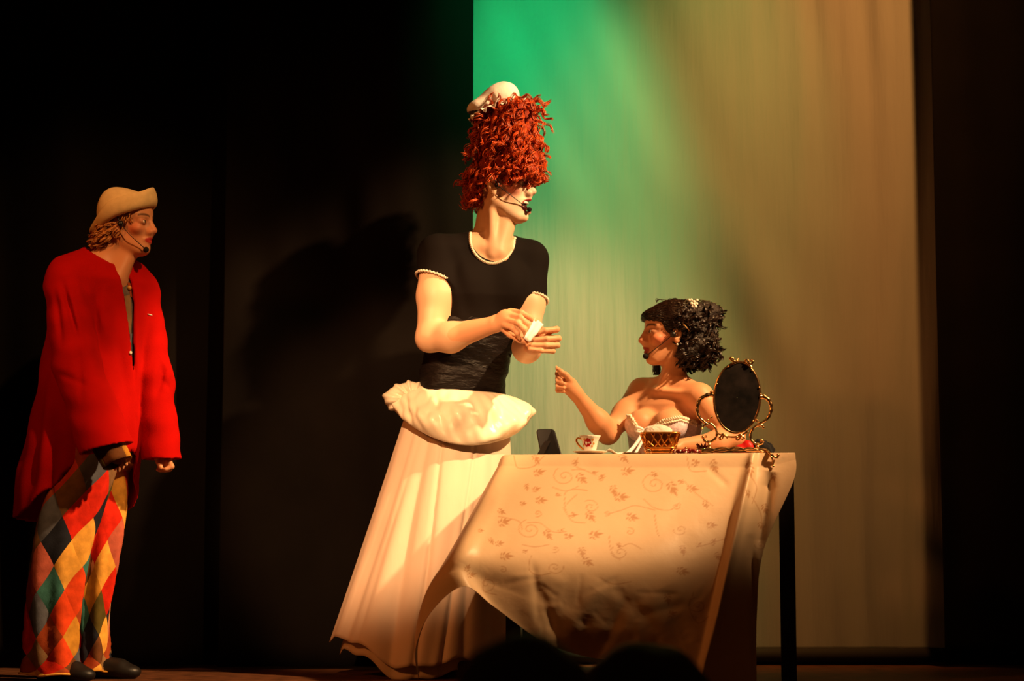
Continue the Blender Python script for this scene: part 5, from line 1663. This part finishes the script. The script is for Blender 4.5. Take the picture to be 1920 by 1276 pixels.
disc(1.0, -.004, -.004, 'mirror_back', M['black_velvet'], True)
disc(1.0, .004, 0.0, 'mirror_glass', M['mirror'])
mb = MB(); mb.tube(oval(1.0), .0052, 8, closed=True); frm = mb.build('mirror_frame', M['gold'], mr)
for an in (58, 122, 215, 322, 20, 160):
    i = int(an / 5) % 72; mb = MB(); mb.ball(oval(.985)[i] + np.array([0, -.006, 0]), .0032, 8, 6); mb.build('clip', M['gold'], frm)


def scroll(pts, r0, r1, name, Yo=0.0, balls=()):
    C = catmull([pt(x, y, YM + Yo) for (x, y) in pts], 40)
    m_ = MB(); m_.tube(C, np.linspace(r0, r1, 40) * (1 + .12 * np.sin(np.arange(40) * 1.3)), 8)
    for (x, y, r) in balls: m_.ball(pt(x, y, YM + Yo - .002), r, 10, 8)
    return m_.build(name, M['gold'], mr)


scroll([(1337, 739), (1325, 741), (1312, 750), (1307, 766), (1311, 781), (1320, 790), (1328, 796)], .0082, .0042, 'scroll_arm', balls=((1334, 735, .006), (1329, 740, .0055), (1327, 787, .005), (1334, 781, .005)))
scroll([(1317, 802), (1321, 797), (1330, 793), (1339, 799), (1344, 811), (1341, 822), (1331, 828), (1322, 826), (1319, 820)], .0035, .0055, 'scroll_arm', balls=((1316, 803, .0045), (1318, 819, .0058), (1324, 818, .0045)))
scroll([(1424, 743), (1434, 744), (1443, 752), (1446, 766), (1441, 781), (1431, 790), (1421, 794)], .0085, .0042, 'scroll_arm', balls=((1426, 739, .0055), (1433, 741, .005), (1419, 788, .0058)))
scroll([(1432, 803), (1429, 797), (1421, 796), (1412, 803), (1407, 814), (1409, 825), (1418, 832), (1427, 831), (1431, 826)], .0040, .0055, 'scroll_arm', balls=((1428, 825, .0055), (1424, 798, .005)))
for (x, y) in ((1330, 834), (1420, 838)):
    m_ = MB(); m_.tube([pt(x, y - 6, YM), pt(x, y + 8, YM)], .0045, 8); m_.ball(pt(x, y, YM), .0065, 10, 8); m_.ball(pt(x, y + 6, YM), .0075, 10, 8); m_.build('stem', M['gold'], mr)
# bows on top of and below the oval
for (x0, y0, sg, s_) in ((1376, 678, -1, 1), (1405, 682, 1, 1), (1356, 815, -1, -1), (1388, 816, 1, -1)):
    m_ = MB()
    m_.tube(catmull([pt(x0, y0, YM - .004), pt(x0 - 8, y0 - 6 * s_, YM - .008), pt(x0 - 3, y0 - 8 * s_, YM - .01), pt(x0 + 2, y0 - 1 * s_, YM - .01), pt(x0 + 8, y0 - 6 * s_, YM - .008), pt(x0 + 4, y0 + 1 * s_, YM - .004)], 26), .0030, 6)
    m_.ball(pt(x0, y0 - 1, YM - .012), (.009, .004, .004), 10, 6); m_.ball(pt(x0 + 4 * sg, y0 - 7 * s_, YM - .01), .0042, 8, 6); m_.ball(pt(x0 - 6 * sg, y0 - 3 * s_, YM - .01), .0038, 8, 6)
    m_.build('bow', M['gold'], mr)
mb = MB(); mb.tube(catmull([pt(x, y, YM - .003) for (x, y) in ((1366, 687), (1376, 681), (1388, 678), (1400, 681), (1410, 688))], 24), .0042, 6); mb.build('crest', M['gold'], mr)
mb = MB(); mb.tube(catmull([pt(x, y, YM - .003) for (x, y) in ((1346, 812), (1360, 817), (1377, 819), (1392, 815), (1403, 808))], 24), .0036, 6); mb.build('crest', M['gold'], mr)
# scrolling base
for (dy_, hh) in ((-.030, .010), (.030, .012)):
    for ph0 in (0, math.pi):
        C = []
        for t in np.linspace(0, 1, 60):
            x = 1313 + (1440 - 1313) * t
            p = ont(x, YM + dy_); env = math.sin(math.pi * min(1, max(0, t * 1.04)))
            C.append(p + np.array([0, 0, .004 + .010 * env ** .5 + .0045 * math.sin(t * 15 + ph0)]))
        m_ = MB(); m_.tube(C, .0048, 7); m_.build('base_scroll', M['gold'], mr)
bx0, bx1 = ont(1318, YM), ont(1436, YM)
aa = np.linspace(0, 2 * math.pi, 40, endpoint=False)
mid = (bx0 + bx1) / 2; hx = (bx1 - bx0)[0] / 2
V = np.concatenate([mid + np.stack([hx * s_ * np.cos(aa), .034 * s_ * np.sin(aa), np.full(40, z_)], 1) for (s_, z_) in ((1, .005), (1, .012), (.9, .0165), (.5, .018), (.01, .018))])
mesh_np('base_plate', V, grid_faces(5, 40, wrap=True), M['gold'], mr)
for (pts_, r0) in (([(1322, 841), (1310, 843), (1298, 845), (1288, 844), (1286, 840)], .0042), ([(1436, 843), (1443, 849), (1450, 855), (1457, 857), (1459, 853)], .0052), ([(1438, 846), (1445, 854), (1449, 864), (1450, 873)], .0042), ([(1326, 842), (1314, 845), (1304, 847)], .004)):
    C = catmull([pt(x, y, 6.93 if x < 1380 else (6.90 if x < 1442 else 6.845)) for (x, y) in pts_], 24)
    m_ = MB(); m_.tube(C, np.linspace(r0, r0 * .6, 24), 7); m_.ball(C[-1], r0 * 1.1, 8, 6); m_.build('claw_foot', M['gold'], mr)

# red cloth and black feather puff lying behind the mirror
rc = ont(1388, 7.10)
f_ = Field(ax((rc[0] - .06, rc[0] + .07, .003)), ax((rc[1] - .06, rc[1] + .06, .004)), ax((rc[2] - .004, rc[2] + .08, .003)))
f_.cap(rc + np.array([-.022, 0, .014]), rc + np.array([.018, 0, .030]), .014, .026, .02); f_.cap(rc + np.array([.0, -.01, .01]), rc + np.array([.04, .01, .02]), .012, .018, .02)
X, Y, Z = f_.full(); f_.d += .003 * np.sin(110 * X + 60 * Z); f_.d = np.maximum(f_.d, rc[2] - Z)
V, Q = f_.mesh(); tag(mesh_np('red_cloth', V, Q, M['red_cloth']), 'crumpled bright red cloth lying behind the mirror stand', 'cloth')
kc = ont(1426, 7.10)
f_ = Field(ax((kc[0] - .06, kc[0] + .07, .003)), ax((kc[1] - .06, kc[1] + .06, .004)), ax((kc[2] - .004, kc[2] + .09, .003)))
f_.ell(kc + np.array([-.004, 0, .030]), (.032, .03, .030), None, .02); f_.ell(kc + np.array([.026, 0, .020]), (.020, .026, .020), None, .02)
X, Y, Z = f_.full(); f_.d += .003 * np.sin(200 * X) * np.sin(180 * Z) + .002 * np.sin(260 * Y + 200 * X); f_.d = np.maximum(f_.d, kc[2] - Z)
V, Q = f_.mesh(); tag(mesh_np('feather_puff', V, Q, M['black_foam']), 'fuzzy black feather puff beside the red cloth', 'puff')
# crimson flower brooch and a string of beads
fb = pt(1319, 833, 7.00); fb[2] = TT
br_ = empty('flower_brooch', fb); tag(br_, 'dark crimson spiky flower brooch behind the mirror base', 'brooch')
for q in range(14):
    an = q * 2 * math.pi / 14; m_ = MB(); tip = fb + np.array([.026 * math.cos(an), .020 * math.sin(an), .028 + .014 * math.sin(an * 2 + 1) ** 2])
    m_.tube([fb + np.array([0, 0, .006]), (fb + tip) / 2 + np.array([0, 0, .006]), tip], [.004, .006, .0012], 6); m_.build('petal', M['crimson'], br_)
nk = empty('bead_necklace', ont(1288, 6.94)); tag(nk, 'string of dark red beads and pearls lying between bowl and mirror', 'necklace')
nC = catmull([ont(x, y_) for (x, y_) in ((1262, 6.95), (1270, 6.92), (1280, 6.915), (1292, 6.93), (1302, 6.92), (1312, 6.93), (1304, 6.96), (1288, 6.955), (1274, 6.965))], 34)
for i, p in enumerate(nC):
    m_ = MB(); r = .0058 + .0016 * math.sin(i * 1.7); m_.ball(p + np.array([0, 0, r + .001 + .003 * (i % 3 == 0)]), r, 10, 7); m_.build('bead', M['pearl'] if i % 4 == 2 else M['crimson'], nk)

# the paper the maid holds
def fold_sheet(q, name, m):
    q = [np.array(p) for p in q]; n = 10; V = []
    for i in range(n):
        for j in range(n):
            u, v = i / (n - 1), j / (n - 1)
            p = (1 - u) * ((1 - v) * q[0] + v * q[3]) + u * ((1 - v) * q[1] + v * q[2])
            V.append(p + np.array([0, -.010 * (1 - abs(2 * v - 1)) + .004 * math.sin(7 * u), .002 * math.sin(9 * v)]))
    o = mesh_np(name, np.array(V), grid_faces(n, n), m, None, False); o.modifiers.new('t', 'SOLIDIFY').thickness = .0015
    return o


pp = fold_sheet([pt(982, 634, 7.065), pt(993, 642, 7.065), pt(1019, 609, 7.10), pt(1003, 596, 7.10)], 'paper_note', M['paper'])
tag(pp, 'small folded white paper held in both hands of red-wigged person', 'paper')

# ------------------------------------------------------------------ two spectators in front of the stage
def spectator(px, ptop, Y, label, sc, seed):
    zt = CAMZ - (ptop - HORIZON) / FPX * Y
    x = (px - 960) / FPX * Y
    root = empty('person', (x, Y, -1.15)); tag(root, label, 'person', 'spectators in front of the stage')
    F = Field(ax((x - .30, x + .30, .008)), ax((Y - .22, Y + .72, .012)), ax((-1.16, zt + .03, .008)))
    hz = zt - .115
    F.ell((x, Y, hz), (.080 * sc, .098, .112), None, .02); F.ell((x, Y + .03, hz - .07), (.06, .07, .07), None, .03)
    for s_ in (-1, 1): F.ell((x + s_ * .079 * sc, Y, hz - .02), (.010, .02, .03), None, .008)
    F.cap((x, Y - .02, hz - .10), (x, Y - .02, hz - .22), .055, .06, .03)
    for s_ in (-1, 1):
        sh = np.array([x + s_ * .175, Y - .02, hz - .30]); el_ = sh + np.array([s_ * .04, .02, -.28]); wr_ = el_ + np.array([-s_ * .08, .25, .02])
        F.cap((x, Y - .02, hz - .23), sh, .06, .055, .05); F.cap(sh, el_, .052, .043, .03); F.cap(el_, wr_, .042, .03, .03); F.ell(wr_ + np.array([0, .05, 0]), (.035, .05, .02), None, .02)
        hp = np.array([x + s_ * .09, Y - .02, -.60]); kn = hp + np.array([s_ * .03, .44, .02]); an = np.array([kn[0], kn[1] + .02, -1.07])
        F.cap(hp, kn, .088, .062, .04); F.cap(kn, an, .056, .038, .03); F.cap(an, an + np.array([0, .14, -.04]), .038, .028, .02)
    F.loft([((x, Y - .02, hz - .26), .075, .12), ((x, Y - .02, hz - .34), .11, .17), ((x, Y - .02, -.45), .11, .155), ((x, Y - .02, -.66), .13, .17)], (0, 1, 0), .04)
    V, Q = F.mesh(); mesh_np('body', V, Q, M['dark_cloth'], root)
    H = Field(ax((x - .16, x + .16, .006)), ax((Y - .17, Y + .13, .006)), ax((hz - .18, zt + .04, .006)))
    H.ell((x, Y - .012, hz + .008), (.096 * sc, .104, .112), None, .02); H.ell((x, Y - .05, hz - .06), (.085 * sc, .06, .07), None, .04)
    X, Yy, Z = H.full(); r = np.random.default_rng(seed)
    H.d += .003 * np.sin(60 * X + r.uniform(0, 6)) * np.sin(50 * Z + 20 * Yy)
    H.ell((x, Y + .12, hz - .05), (.09, .07, .09), None, .02, sub=True)
    V, Q = H.mesh(); mesh_np('hair', V, Q, M['darkhair_in'], root)
    ch = empty('hall_chair', (x, Y, -1.15)); tag(ch, 'dark upholstered chair under ' + label, 'chair', 'chairs of the spectators')
    b = MB(); b.box((x, Y + .06, -.735), (.22, .22, .035)); b.build('seat', M['seat'], ch, False)
    b = MB(); b.box((x, Y - .20, -.50), (.21, .025, .20)); b.build('backrest', M['seat'], ch, False)
    for sx in (-1, 1):
        for sy in (-.19, .24):
            b = MB(); b.tube([(x + sx * .19, Y + sy, -.75), (x + sx * .19, Y + sy, -1.15)], .016, 8); b.build('leg', M['dark_wood'], ch)
    return root


spectator(982, 1190, 2.82, 'dark spectator seen from behind below the table leg', 1.12, 1)
spectator(1205, 1206, 3.72, 'dark spectator seen from behind under the middle of the tablecloth', 1.30, 2)
